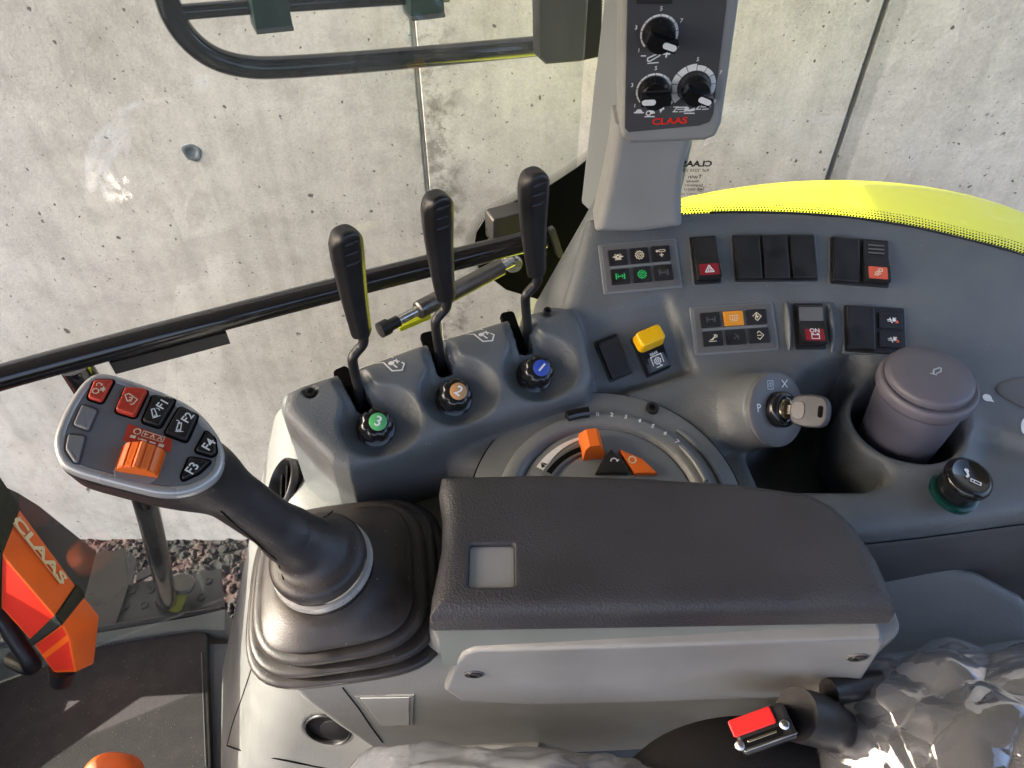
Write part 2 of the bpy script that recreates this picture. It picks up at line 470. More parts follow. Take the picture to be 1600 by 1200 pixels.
gv, gf = [], []
g = mk('ground', [(-120, -120, GROUND_Z), (120, -120, GROUND_Z), (120, 120, GROUND_Z), (-120, 120, GROUND_Z)], [(0, 1, 2, 3)], 'gravel')
tag(g, 'dark reddish gravel ground seen past the door step', 'ground', kind='structure')
# loose stones where the ground shows between the step and the wall
rng = np.random.default_rng(7)
sb_ = MB()
ico = bmesh.new(); bmesh.ops.create_icosphere(ico, subdivisions=1, radius=1.0)
iv = np.array([v.co[:] for v in ico.verts]); ifc = [[v.index for v in f.verts] for f in ico.faces]; ico.free()
for i in range(1500):
    c = np.array([rng.uniform(-1.75, -.55), rng.uniform(1.05, 1.60), GROUND_Z + .004]); s = rng.uniform(.006, .022) * np.array([1, rng.uniform(.6, 1.2), rng.uniform(.5, .9)])
    a = rng.uniform(0, 6.28); rot = np.array([[math.cos(a), -math.sin(a), 0], [math.sin(a), math.cos(a), 0], [0, 0, 1]])
    sb_.add((iv * (1 + rng.normal(0, .12, (len(iv), 1)))) * s @ rot.T + c, ifc)
o = sb_.build('gravel_stones', 'gravel'); tag(o, 'loose reddish gravel stones at the foot of the wall', 'gravel', kind='stuff')

# concrete ------------------------------------------------------------------
m, nt, b = node_mat('concrete')
L = nt.links.new
geo = nt.nodes.new('ShaderNodeNewGeometry')
def noise(sc, det, rough=.6):
    t = nt.nodes.new('ShaderNodeTexNoise'); t.inputs['Scale'].default_value = sc; t.inputs['Detail'].default_value = det; t.inputs['Roughness'].default_value = rough
    L(geo.outputs['Position'], t.inputs['Vector']); return t
def ramp(src, stops):
    r = nt.nodes.new('ShaderNodeValToRGB'); el = r.color_ramp.elements
    el[0].position, el[0].color = stops[0][0], (*stops[0][1], 1); el[1].position, el[1].color = stops[-1][0], (*stops[-1][1], 1)
    for p, c in stops[1:-1]:
        q = el.new(p); q.color = (*c, 1)
    L(src, r.inputs[0]); return r.outputs[0]
def mul(a, b_, f=1.0, mode='MULTIPLY'):
    x = nt.nodes.new('ShaderNodeMix'); x.data_type = 'RGBA'; x.blend_type = mode; x.inputs[0].default_value = f
    L(a, x.inputs[6]); L(b_, x.inputs[7]); return x.outputs[2]
big = ramp(noise(2.2, 10, .65).outputs['Fac'], [(.3, (.46, .44, .425)), (.5, (.55, .53, .515)), (.7, (.64, .615, .60))])
mid = ramp(noise(14, 8, .7).outputs['Fac'], [(.32, (.80, .80, .79)), (.55, (1, 1, 1)), (.75, (1.06, 1.06, 1.05))])
fine = ramp(noise(160, 4, .7).outputs['Fac'], [(.3, (.84, .84, .84)), (.7, (1.09, 1.09, 1.09))])
# run-off streaks down the face, and a stained band beside the joint
mpn = nt.nodes.new('ShaderNodeMapping'); mpn.inputs['Scale'].default_value = (26, 26, 1.1); L(geo.outputs['Position'], mpn.inputs['Vector'])
sn = nt.nodes.new('ShaderNodeTexNoise'); sn.inputs['Scale'].default_value = 1; sn.inputs['Detail'].default_value = 5; L(mpn.outputs[0], sn.inputs['Vector'])
strk = ramp(sn.outputs['Fac'], [(.34, (.90, .90, .89)), (.5, (1, 1, 1)), (.7, (1.05, 1.05, 1.04))])
sxyz = nt.nodes.new('ShaderNodeSeparateXYZ'); L(geo.outputs['Position'], sxyz.inputs[0])
bd = nt.nodes.new('ShaderNodeMath'); bd.operation = 'ADD'; bd.inputs[1].default_value = .165; L(sxyz.outputs[0], bd.inputs[0])
ab = nt.nodes.new('ShaderNodeMath'); ab.operation = 'ABSOLUTE'; L(bd.outputs[0], ab.inputs[0])
bm1 = nt.nodes.new('ShaderNodeMapRange'); bm1.inputs[1].default_value = .02; bm1.inputs[2].default_value = .075; bm1.inputs[3].default_value = 1; bm1.inputs[4].default_value = 0; L(ab.outputs[0], bm1.inputs[0])
bn1 = nt.nodes.new('ShaderNodeMapRange'); bn1.inputs[1].default_value = .46; bn1.inputs[2].default_value = .60; L(noise(24, 7, .7).outputs['Fac'], bn1.inputs[0])
bx = nt.nodes.new('ShaderNodeMath'); bx.operation = 'MULTIPLY'; L(bm1.outputs[0], bx.inputs[0]); L(bn1.outputs[0], bx.inputs[1])
stain = nt.nodes.new('ShaderNodeMix'); stain.data_type = 'RGBA'; L(bx.outputs[0], stain.inputs[0]); stain.inputs[6].default_value = (1, 1, 1, 1); stain.inputs[7].default_value = (.46, .45, .43, 1)
col = mul(mul(mul(mul(big, mid), fine), strk), stain.outputs[2])
# bug holes of three sizes, irregular
warp = noise(60, 3); va = nt.nodes.new('ShaderNodeVectorMath'); va.operation = 'SCALE'; va.inputs[3].default_value = .018
L(warp.outputs['Color'], va.inputs[0]); vb = nt.nodes.new('ShaderNodeVectorMath'); vb.operation = 'ADD'; L(geo.outputs['Position'], vb.inputs[0]); L(va.outputs[0], vb.inputs[1])
holes = None
for sc_, r0, keep_ in ((190, .0, .36), (90, .0, .40), (42, .0, .28), (17, .0, .13)):
    v = nt.nodes.new('ShaderNodeTexVoronoi'); v.inputs['Scale'].default_value = sc_; v.inputs['Randomness'].default_value = 1; L(vb.outputs[0], v.inputs['Vector'])
    sx = nt.nodes.new('ShaderNodeSeparateColor'); L(v.outputs['Color'], sx.inputs[0])
    k = nt.nodes.new('ShaderNodeMapRange'); k.inputs[1].default_value = 1 - keep_; k.inputs[2].default_value = 1; k.inputs[3].default_value = 0; k.inputs[4].default_value = .21
    L(sx.outputs[0], k.inputs[0])                                   # hole radius in cell units, zero for most cells
    d = nt.nodes.new('ShaderNodeMath'); d.operation = 'SUBTRACT'; L(k.outputs[0], d.inputs[0]); L(v.outputs['Distance'], d.inputs[1])
    s = nt.nodes.new('ShaderNodeMapRange'); s.inputs[1].default_value = 0; s.inputs[2].default_value = .05; L(d.outputs[0], s.inputs[0])
    if holes is None: holes = s.outputs[0]
    else:
        x = nt.nodes.new('ShaderNodeMath'); x.operation = 'MAXIMUM'; L(holes, x.inputs[0]); L(s.outputs[0], x.inputs[1]); holes = x.outputs[0]
x = nt.nodes.new('ShaderNodeMix'); x.data_type = 'RGBA'; L(holes, x.inputs[0]); L(col, x.inputs[6]); x.inputs[7].default_value = (.10, .095, .085, 1)
L(x.outputs[2], b.inputs['Base Color']); b.inputs['Roughness'].default_value = .85
hh = nt.nodes.new('ShaderNodeMath'); hh.operation = 'SUBTRACT'; L(noise(90, 6, .7).outputs['Fac'], hh.inputs[0]); L(holes, hh.inputs[1])
bp = nt.nodes.new('ShaderNodeBump'); bp.inputs['Strength'].default_value = .35; bp.inputs['Distance'].default_value = .002; L(hh.outputs[0], bp.inputs['Height']); L(bp.outputs[0], b.inputs['Normal'])
mat('joint_mortar', (.26, .25, .24), .9, bump=1.0, bscale=90, var=.45, vscale=16)
mat('plug_blue', (.09, .115, .14), .7, bump=.6, bscale=150, var=.3, vscale=40)

wall = tag(empty('concrete_wall', (0, WALL_Y, GROUND_Z)), 'tall grey precast concrete wall with pitted face outside the cab windows', 'wall')
WALL_TOP = 2.55
def wall_panel(x0, x1, y=WALL_Y, skew=0.0):
    fr = Frame(((x0 + x1) / 2, y, (GROUND_Z + WALL_TOP) / 2), (1, 0, 0), (0, -1, 0))
    v, f = prism(fr, rrect(x1 - x0, WALL_TOP - GROUND_Z, .003, 2), -.14, 0, .0025)
    return mk('concrete_panel', v, f, 'concrete', wall)
wall_panel(-3.2, -.2050); wall_panel(-.1960, .7365); wall_panel(.749, 3.2, WALL_Y + .003)
mb = MB()
js = [at_y(654, y, WALL_Y) for y in (0, 330)]
rows = []
for i in range(90):
    z = GROUND_Z + (WALL_TOP - GROUND_Z) * i / 89
    w = .0048
    rows.append([(-.2005 - w, WALL_Y + .003, z), (-.2005 - .3 * w, WALL_Y + .0025 - .002 * rng.random(), z), (-.2005 + .4 * w, WALL_Y + .0025 - .002 * rng.random(), z), (-.2005 + w, WALL_Y + .003, z)])
v, f = rings(rows, False, False, False)
mk('joint_mortar', v, f, 'joint_mortar', wall, 50)
fr = Frame(at_y(300, 238, WALL_Y), (1, 0, 0), (0, -1, 0))
v, f = lathe(fr, [(.0, .0005), (.011, .0005), (.0125, .0014), (.017, .0018), (.0215, .0012), (.0225, -.004)], 26, False, False, wob=lambda r, h, a: r * (1 + .05 * math.sin(3*a) + .04 * math.sin(5*a + 1)))
mk('wall_plug', v, f, 'plug_blue', wall, 50)

# yellow rear fender beyond the side window ----------------------------------
fr_rows = []
FX, FZ, FR = .615, -.40, .940
for j, (yy, dr) in enumerate(((.74, -.03), (.80, -.004), (.95, .0), (1.12, .0), (1.24, -.004), (1.285, -.016), (1.30, -.045), (1.30, -.11))):
    row = []
    for i in range(61):
        a = R(122 - 110 * i / 60); r = FR + dr
        row.append((FX + r * math.cos(a) * 1.08, yy, FZ + r * math.sin(a)))
    fr_rows.append(row)
for j, (yy, dr) in enumerate(((1.294, -.11), (1.294, -.05), (1.235, -.012), (.80, -.012), (.746, -.04))):
    fr_rows.append([(FX + (FR + dr) * math.cos(R(122 - 110 * i / 60)) * 1.08, yy, FZ + (FR + dr) * math.sin(R(122 - 110 * i / 60))) for i in range(61)])
v, f = rings([list(c) for c in zip(*fr_rows)])
fen = mk('wheel_fender', v, f, 'fender_paint', None, 50)
tag(fen, 'bright yellow-green wheel fender arching outside the rear side window', 'fender')
# rear tyre under the fender
m_t = mat('tyre_rubber', (.018, .018, .017), .8, bump=.6, bscale=60, var=.3, vscale=8)
tyre = empty('rear_wheel', (FX, 1.02, FZ)); tag(tyre, 'big black lugged rear tyre under the yellow-green fender', 'wheel')
wf_ = Frame((FX, 1.02, FZ), (1, 0, 0), (0, 1, 0))
v, f = lathe(wf_, [(.42, -.18), (.60, -.24), (.74, -.25), (.80, -.22), (.815, -.10), (.815, .10), (.80, .22), (.74, .25), (.60, .24), (.42, .18)], 64, True, True); mk('tyre', v, f, 'tyre_rubber', tyre, 40)

# ------------------------------------------------------------------ side console: planes it is built from
nS = np.array([0, -math.sin(R(33)), math.cos(R(33))]); pS = at_t(1000, 410, .77)
pD = on_plane(1000, 599, pS, nS); nD = np.array([0, -math.sin(R(10)), math.cos(R(10))])
YAW = R(24.6); uB = np.array([math.cos(YAW), math.sin(YAW), 0]); vB = np.array([-math.sin(YAW), math.cos(YAW), 0])
nB = unit(np.array([0, 0, 1]) * math.cos(R(24)) - vB * math.sin(R(24))); pB = at_z(712, 612, .797)
def S_(x, y): return on_plane(x, y, pS, nS)
def D_(x, y): return on_plane(x, y, pD, nD)
def B_(x, y): return on_plane(x, y, pB, nB)
console = tag(empty('side_console', (0.2, .5, 0)), 'grey moulded control console curving along the cab side under the windows', 'console')

foot = [S_(2050, 575)[:2], S_(1900, 500)[:2], S_(1760, 446)[:2], S_(1600, 380)[:2], S_(1520, 358)[:2], S_(1430, 337)[:2], S_(1330, 322)[:2], S_(1230, 315)[:2], S_(1130, 314)[:2], S_(1030, 318)[:2], S_(915, 327)[:2], S_(890, 420)[:2],
        B_(872, 462)[:2], at_z(640, 560, .77)[:2], at_z(470, 615, .75)[:2], at_z(446, 632, .74)[:2], at_z(447, 668, .72)[:2], at_z(500, 728, .715)[:2], at_z(543, 772, .712)[:2], at_z(575, 786, .712)[:2], at_z(640, 771, .712)[:2],
        at_z(700, 755, .715)[:2], np.array([.03, .40]), np.array([.15, .372]), at_z(1330, 834, .73)[:2], at_z(1450, 821, .73)[:2], at_z(1600, 801, .73)[:2], at_z(1780, 785, .73)[:2], at_z(2080, 770, .73)[:2]]
blk = [B_(441, 600)[:2], B_(462, 583)[:2], B_(560, 549)[:2], B_(640, 512)[:2], B_(760, 478)[:2], B_(862, 451)[:2], B_(893, 468)[:2], B_(910, 520)[:2], B_(922, 580)[:2], B_(912, 603)[:2], B_(820, 628)[:2], B_(740, 650)[:2], B_(640, 688)[:2], B_(545, 723)[:2], B_(520, 712)[:2], B_(480, 672)[:2], B_(447, 636)[:2]]
KNOBS = [(587, 660), (711, 613), (839, 577)]
SLOTS = [(548, 590), (683, 533), (812, 500)]
knob_fr = [Frame(B_(*k), uB, nB) for k in KNOBS]
slot_fr = [Frame(B_(*k), uB, nB) for k in SLOTS]
# boss that carries the ignition switch
kc = at_t(1214, 640, .702); kb = unit(-ray(1214, 640)); ka = unit(kb * math.cos(R(40)) + np.array([1, 0, 0.05]) * math.sin(R(40)))
key_fr = Frame(kc, np.cross(ka, (0, 0, 1)) * -1, ka)
cup_top = at_t(1456, 588, .69)
cup_fr = Frame((cup_top[0], cup_top[1], cup_top[2] - .004), (1, 0, 0), (0, 0, 1))
tier = [S_(*q)[:2] for q in ((1238, 640), (1262, 600), (1296, 582), (1328, 606), (1350, 640), (1354, 682), (1376, 706), (1408, 704), (1440, 690), (1500, 684), (1550, 700), (1610, 738), (1700, 790), (1900, 860))] + [np.array([.75, .25]), np.array([.12, .25]), np.array([.17, .44])]
bin_ = [at_z(*q)[:2] for q in ((1235, 655, .70), (1300, 610, .72), (1352, 640, .72), (1388, 720, .70), (1396, 768, .71), (1340, 790, .71), (1180, 790, .71), (1150, 740, .70))]
pto_n = unit(nS + np.array([-.10, -.02, .0])); pto_p = on_plane(985, 560, pS - nS * .006, nS)
rec = Frame(S_(985, 545), (math.cos(R(17)), math.sin(R(17)) * math.cos(R(33)), math.sin(R(17)) * math.sin(R(33))), nS)
light_p = at_z(1490, 768, .737)
def console_sdf(P):
    x2 = P[:, :2]
    top = smin(halfspace(P, pS, nS), halfspace(P, pD, nD), .018)
    base = smax(top, poly2(x2, foot), .022)
    base = np.maximum(base, .655 - .11 * np.clip((P[:, 0] - .10) / .04, 0, 1) - P[:, 2])
    # lower tier by the socket, then the deep bin
    pk = smax(poly2(x2, tier), .737 - P[:, 2], .012)
    base = smax(base, -pk, .014)
    bn = smax(poly2(x2, bin_), .640 - P[:, 2], .025)
    base = smax(base, -bn, .012)
    # ignition boss
    bs = cone_seg(P, kc - ka * .085 + np.array([-.006, .0, -.012]), kc - ka * .034, .052, .0335)
    bs = np.minimum(bs, cyl(P, key_fr, .0350, -.06, -.0015, .006))
    base = smin(base, bs, .020)
    # cup holder: a raised collar with the hole in it
    base = smin(base, cyl(P, cup_fr, .0585, -.15, -.056, .012), .022)
    base = smax(base, -cyl(P, cup_fr, .0490, -.14, .2, .004), .010)
    # shallow recess with the two rear switches
    q = rec.loc(P)
    rc = sbox(P, Frame(rec.P(.0, .0, .0), rec.u, unit(nS + rec.u * .10 - rec.v * .16)), .052, .040, -.006, .05, .006)
    base = smax(base, -rc, .009)
    # raised lever block
    bk = smax(halfspace(P, pB, nB), poly2(x2, blk) - .004, .013)
    bk = np.maximum(bk, .66 - P[:, 2])
    # its back edge rolls down behind the levers
    bk = smax(bk, halfspace(P, B_(640, 512) - vB * .006, unit(vB * .9 + np.array([0, 0, .55]))), .045)
    for kf, sf in zip(knob_fr, slot_fr):
        q = kf.loc(P)
        bowl = np.sqrt((q[:, 0] * .92 - .004) ** 2 + q[:, 1] ** 2 + (q[:, 2] * 1.15 - .014) ** 2) - .0365
        mid = (kf.o + sf.o) / 2; dv = unit(sf.o - kf.o); cf = Frame(mid + dv * .012, np.cross(dv, nB), nB)
        ch = sbox(P, Frame(cf.P(0, 0, -.002), cf.u, unit(nB - dv * .10)), .0150, np.linalg.norm(sf.o - kf.o) / 2 + .022, -.008, .06, .006)
        bk = smax(bk, -smin(bowl, ch, .008), .0035)
        sl = sbox(P, Frame(sf.o, np.cross(dv, nB), nB), .0075, .030, -.075, .05, .005)
        bk = np.maximum(bk, -sl)
    base = smin(base, bk, .007)
    for sf, kf in zip(slot_fr, knob_fr):
        dv = unit(sf.o - kf.o)
        base = np.maximum(base, -sbox(P, Frame(sf.o, np.cross(dv, nB), nB), .0075, .030, -.075, .05, .005))
    # screw seats
    for sx, sy in SEATS:
        base = smax(base, -cyl(P, Frame(B_(sx, sy), uB, nB), .0058, -.006, .02, .001), .002)
    # foot of the window pillar flows into the console
    fl = np.maximum(cone_seg(P, np.array([.070, .690, .70]), np.array([.135, .760, .86]), .045, .020), P[:, 2] - .835)
    base = smin(base, fl, .05)
    return base
SEATS = [(485, 611), (856, 484)]
sdf_mesh('console_shell', console_sdf, (-.36, .30, .54), (.84, .90, .93), .0027, 'grey_plastic', console)
# slots, knobs, screws and print on the lever block ---------------------------
for kf, sf in zip(knob_fr, slot_fr):
    dv = unit(sf.o - kf.o); f2 = Frame(sf.P(0, 0, -.030), np.cross(dv, nB), nB)
    v, f = box(f2, .0146, .050, -.006, 0, .001, .004); mk('slot_gaiter', v, f, 'dark_void', console, 40)
def screw(fr, r, parent, depth=0.0, m='black_plastic'):
    v, f = lathe(fr, [(r, -.006), (r, depth + .0012), (r * .92, depth + .0022), (r * .52, depth + .0022), (r * .50, depth - .001), (0.0001, depth - .0014)], 20, True, False)
    return mk('screw', v, f, m, parent, 40)
for q in SEATS: screw(Frame(B_(*q), uB, nB), .0042, console, -.003)
def knob_wob(r, h, a): return r * (1 - .10 * (.5 + .5 * math.cos(7 * a)) ** 2) if r > .008 else r
for kf, num, disc, rot in zip(knob_fr, '321', ('green_disc', 'tan_disc', 'blue_disc'), (-38, -52, -60)):
    ax = unit(nB + np.array([.08, -.22, .0])); f2 = Frame(kf.P(0, 0, -.010), uB, ax)
    prof = [(.0135, -.010), (.0150, -.004), (.0152, .004), (.0150, .012), (.0142, .016), (.0125, .0185), (.0105, .0195), (.0085, .0200)]
    v, f = lathe(f2, prof, 84, True, True, knob_wob); k = mk('flow_knob', v, f, 'gloss_black', console, 55)
    k['label'] = {'3': 'scalloped black knob with green number three disc', '2': 'scalloped black knob with tan number two disc', '1': 'scalloped black knob with blue number one disc'}[num]
    d2 = f2.sub(.0012, .0006, .0200)
    v, f = lathe(d2, [(.0078, 0), (.0078, .0006), (.0072, .0010)], 28, False, True); mk('number_disc', v, f, disc, k, 40)
    text('number', d2.sub(0, 0, .0010, R(rot)), num, .0125, 'white_print', k, bold=.02)
    v, f = lathe(Frame(kf.P(0, 0, -.019), uB, ax), [(.0172, 0), (.0172, .006), (.016, .007)], 36, False, True); mk('knob_collar', v, f, 'gloss_black', k, 40)
def on_console(pts, lift=.0004): return snap(console_sdf, pts, lift)
for (x, y) in ((590, 551), (732, 506)):
    fr = Frame(B_(x, y), unit(B_(x + 20, y - 2) - B_(x, y)), nB)
    items = [('c', [(-1.3, .55), (-.4, .62), (.6, .15), (1.15, -.62), (1.0, -.98), (.55, -.95), (.2, -.3), (-.35, .12), (-1.3, .12)], .07)]
    items += [('c', arc(-.62, .36, .11, 0, 330, 7), .06), ('l', [(-.25, .36), (-.10, .10)], .07), ('l', [(-.25, .36), (.02, .26)], .06), ('l', [(-.10, .10), (.14, 0)], .06), ('f', arc(.55, -.45, .15, 0, 340, 8)), ('l', [(.68, -.30), (.92, -.42)], .08), ('l', [(.80, -.22), (.84, -.52)], .06), ('l', [(.66, -.6), (.78, -.78)], .08)]
    o = icon('detent_print', fr, .0195, items, 'white_print', console)
    me = o.data; pts = np.array([np.array(v.co) for v in me.vertices]); pts = on_console(pts, .0006)
    me.vertices.foreach_set('co', pts.astype(np.float32).ravel()); me.update()

# switches on the upper panel -------------------------------------------------
def bezel(name, fr, w, h, parent, c1=.0022, m='switch_black'):
    v, f = box(fr, w, h, -.006, c1, .0009, .0018); return mk(name, v, f, m, parent, 40)
def blank_cover(fr, w, h, parent):
    v, f = box(fr, w * .90, h * .92, .0, .0045, .0014, .0016); return mk('blank_cover', v, f, 'switch_black', parent, 40)
def rocker(fr, w, h, parent, name='rocker', up=.0105, m='switch_black', flip=False):
    s = -1 if flip else 1
    prof = [(-h*.45*s, .0), (-h*.45*s, up - .002), (-h*.42*s, up), (-h*.12*s, up * .80), (h*.06*s, up * .48), (h*.40*s, up * .46), (h*.44*s, up * .36), (h*.45*s, .0)]
    v, f = extrude_profile(fr, prof, w); return mk(name, v, f, m, parent, 28)
def slope_frame(fr, h, b0, b1, c0, c1, lift=0.0):
    a, b_ = fr.P(0, b0, c0), fr.P(0, b1, c1); return Frame((a + b_) / 2, fr.u, np.cross(fr.u, b_ - a)).sub(0, 0, lift)
TRI = [('c', [(-.85, -.65), (.85, -.65), (0, .80)], .2), ('c', [(-.38, -.40), (.38, -.40), (0, .26)], .12)]
def gear(r, n=10, cx=0, cy=0):
    p = []
    for i in range(n * 4):
        a = 2 * math.pi * (i + .5) / (n * 4); rr = r * (1.0 if i % 4 < 2 else .80); p.append((cx + rr * math.cos(a), cy + rr * math.sin(a)))
    return p
AXLE = [('l', [(-.8, .5), (-.8, -.5)], .22), ('l', [(.8, .5), (.8, -.5)], .22), ('l', [(-.8, 0), (.8, 0)], .16), ('l', [(-.35, .35), (-.35, -.35)], .12), ('l', [(.35, .35), (.35, -.35)], .12), ('l', [(-.8, .5), (-.55, .5)], .14), ('l', [(.8, -.5), (.55, -.5)], .14)]
DIFF = [('c', [(-.5, 0), (0, .5), (.5, 0), (0, -.5)], .16), ('l', [(-.95, .0), (-.5, 0)], .2), ('l', [(.5, 0), (.95, 0)], .2), ('l', arc(0, .1, .62, 130, 240, 8), .14), ('l', arc(0, .1, .62, -60, 50, 8), .14), ('c', gear(.30, 8), .12), ('l', [(-.6, -.55), (.6, -.55)], .14)]
GEAR = [('c', gear(.82), .15), ('c', arc(0, 0, .40, 0, 330, 9), .13), ('l', [(-.2, -.15), (.22, .2)], .13)]
FLOAT = [('l', [(-.9, .45), (-.35, .45)], .16), ('c', arc(-.75, .45, .17, 0, 320, 8), .14), ('c', [(-.35, .65), (.65, .65), (.9, .45), (.65, .25), (-.35, .25)], .13), ('l', [(.05, .0), (.05, -.75)], .16), ('l', [(-.28, -.38), (.38, -.38)], .16)]
SEATI = [('f', [(-.85, -.35), (-.1, -.35), (.35, .15), (.15, .32), (-.3, -.1)]), ('l', [(-.9, -.58), (.6, -.58)], .14), ('c', arc(.55, .45, .27, 0, 330, 9), .16), ('l', [(.55, .45), (.2, .75)], .12)]
PLUS = [('c', [(0, .85), (.85, 0), (0, -.85), (-.4, -.45)], .15), ('l', [(-.85, .1), (-.4, .5), (0, .85)], .15), ('l', [(-.35, 0), (.38, 0)], .17), ('l', [(0, .36), (0, -.36)], .17)]
MINUS = [('l', [(-.4, .5), (0, .85), (.85, 0), (0, -.85), (-.4, -.5)], .15), ('l', [(-.42, 0), (.38, 0)], .17)]
WIPE = [('l', [(-.2, .7), (.5, -.5)], .14), ('l', [(-.6, -.2), (.7, .1)], .1), ('l', [(-.5, -.6), (-.1, 0)], .1), ('l', [(.1, -.1), (.35, .5)], .12)]
HITCH = [('l', [(-.9, .4), (.1, .4)], .16), ('l', [(-.9, -.1), (-.2, -.1)], .14), ('l', [(-.6, .7), (-.2, -.5)], .13), ('c', arc(.5, -.05, .38, 0, 330, 10), .16), ('l', [(.0, .7), (.5, .7), (.8, .4)], .13), ('l', [(-.9, -.5), (.9, -.6)], .14)]
IMPL = [('l', [(-.95, .15), (-.3, .2)], .2), ('l', [(-.9, -.15), (-.2, -.15)], .16), ('l', [(-.5, .5), (-.1, -.5)], .2), ('f', arc(.25, .1, .34, 0, 340, 9)), ('l', [(-.3, -.45), (.6, -.45)], .2), ('l', [(.0, .55), (.6, .5)], .16)]

def button_panel(quad, icons, name):
    fr, w, h = quad_frame(quad, pS, nS)
    v, f = prism(fr, rrect(w * 1.05, h * 1.06, .002, 3), -.004, .0016, .0012)
    p = mk(name, v, f, 'dial_plastic', console, 40)
    fi = fr.sub(0, 0, .0016)
    v, f = prism(fi, rrect(w * .97, h * .97, .0016, 3), -.002, .0009, .0007)
    mk('panel_plate', v, f, 'bezel_plastic', p, 40)
    for k, (items, m, bm_) in enumerate(icons):
        c, r = k % 3, k // 3
        bf = fi.sub((c - 1) * w * .287, (.5 - r) * h * .41, .0009)
        v, f = box(bf, w * .245, h * .315, -.002, .0021, .0007, .0009); b_ = mk('button', v, f, bm_, p, 40)
        icon('button_icon', bf.sub(0, 0, .0021), h * .105, items, m, p, lw=.16)
    for r in (0,):
        v, f = box(fi.sub(0, 0, .0009), w * .80, h * .055, -.001, .0012, .0004, .0005); mk('divider', v, f, 'dial_plastic', p, 40)
    return p
p = button_panel([(938, 385), (1055, 374), (1062, 448), (945, 458)], [(DIFF, 'cream_print', 'switch_black'), (GEAR, 'cream_print', 'switch_black'), (FLOAT, 'cream_print', 'switch_black'), (AXLE, 'green_print', 'switch_black'), (GEAR, 'green_print', 'switch_black'), (AXLE, 'grey_print', 'switch_black')], 'button_panel')
p['label'] = 'six-button panel with two green lit symbols below the pillar'
p = button_panel([(1080, 482), (1205, 474), (1213, 545), (1088, 554)], [(AXLE, 'grey_print', 'switch_black'), ([('c', [(-.8, .55), (.8, .55), (.8, -.25), (-.8, -.25)], .1), ('l', [(-.3, .3), (-.3, -.1)], .1), ('l', [(0.1, .3), (.1, -.1)], .1), ('l', [(.45, .3), (.45, -.1)], .1), ('l', [(-.6, -.6), (.6, -.6)], .12)], 'cream_print', 'amber'), (PLUS, 'cream_print', 'switch_black'), (SEATI, 'cream_print', 'switch_black'), (WIPE, 'grey_print', 'switch_black'), (MINUS, 'cream_print', 'switch_black')], 'button_panel')
p['label'] = 'six-button panel with one amber button'

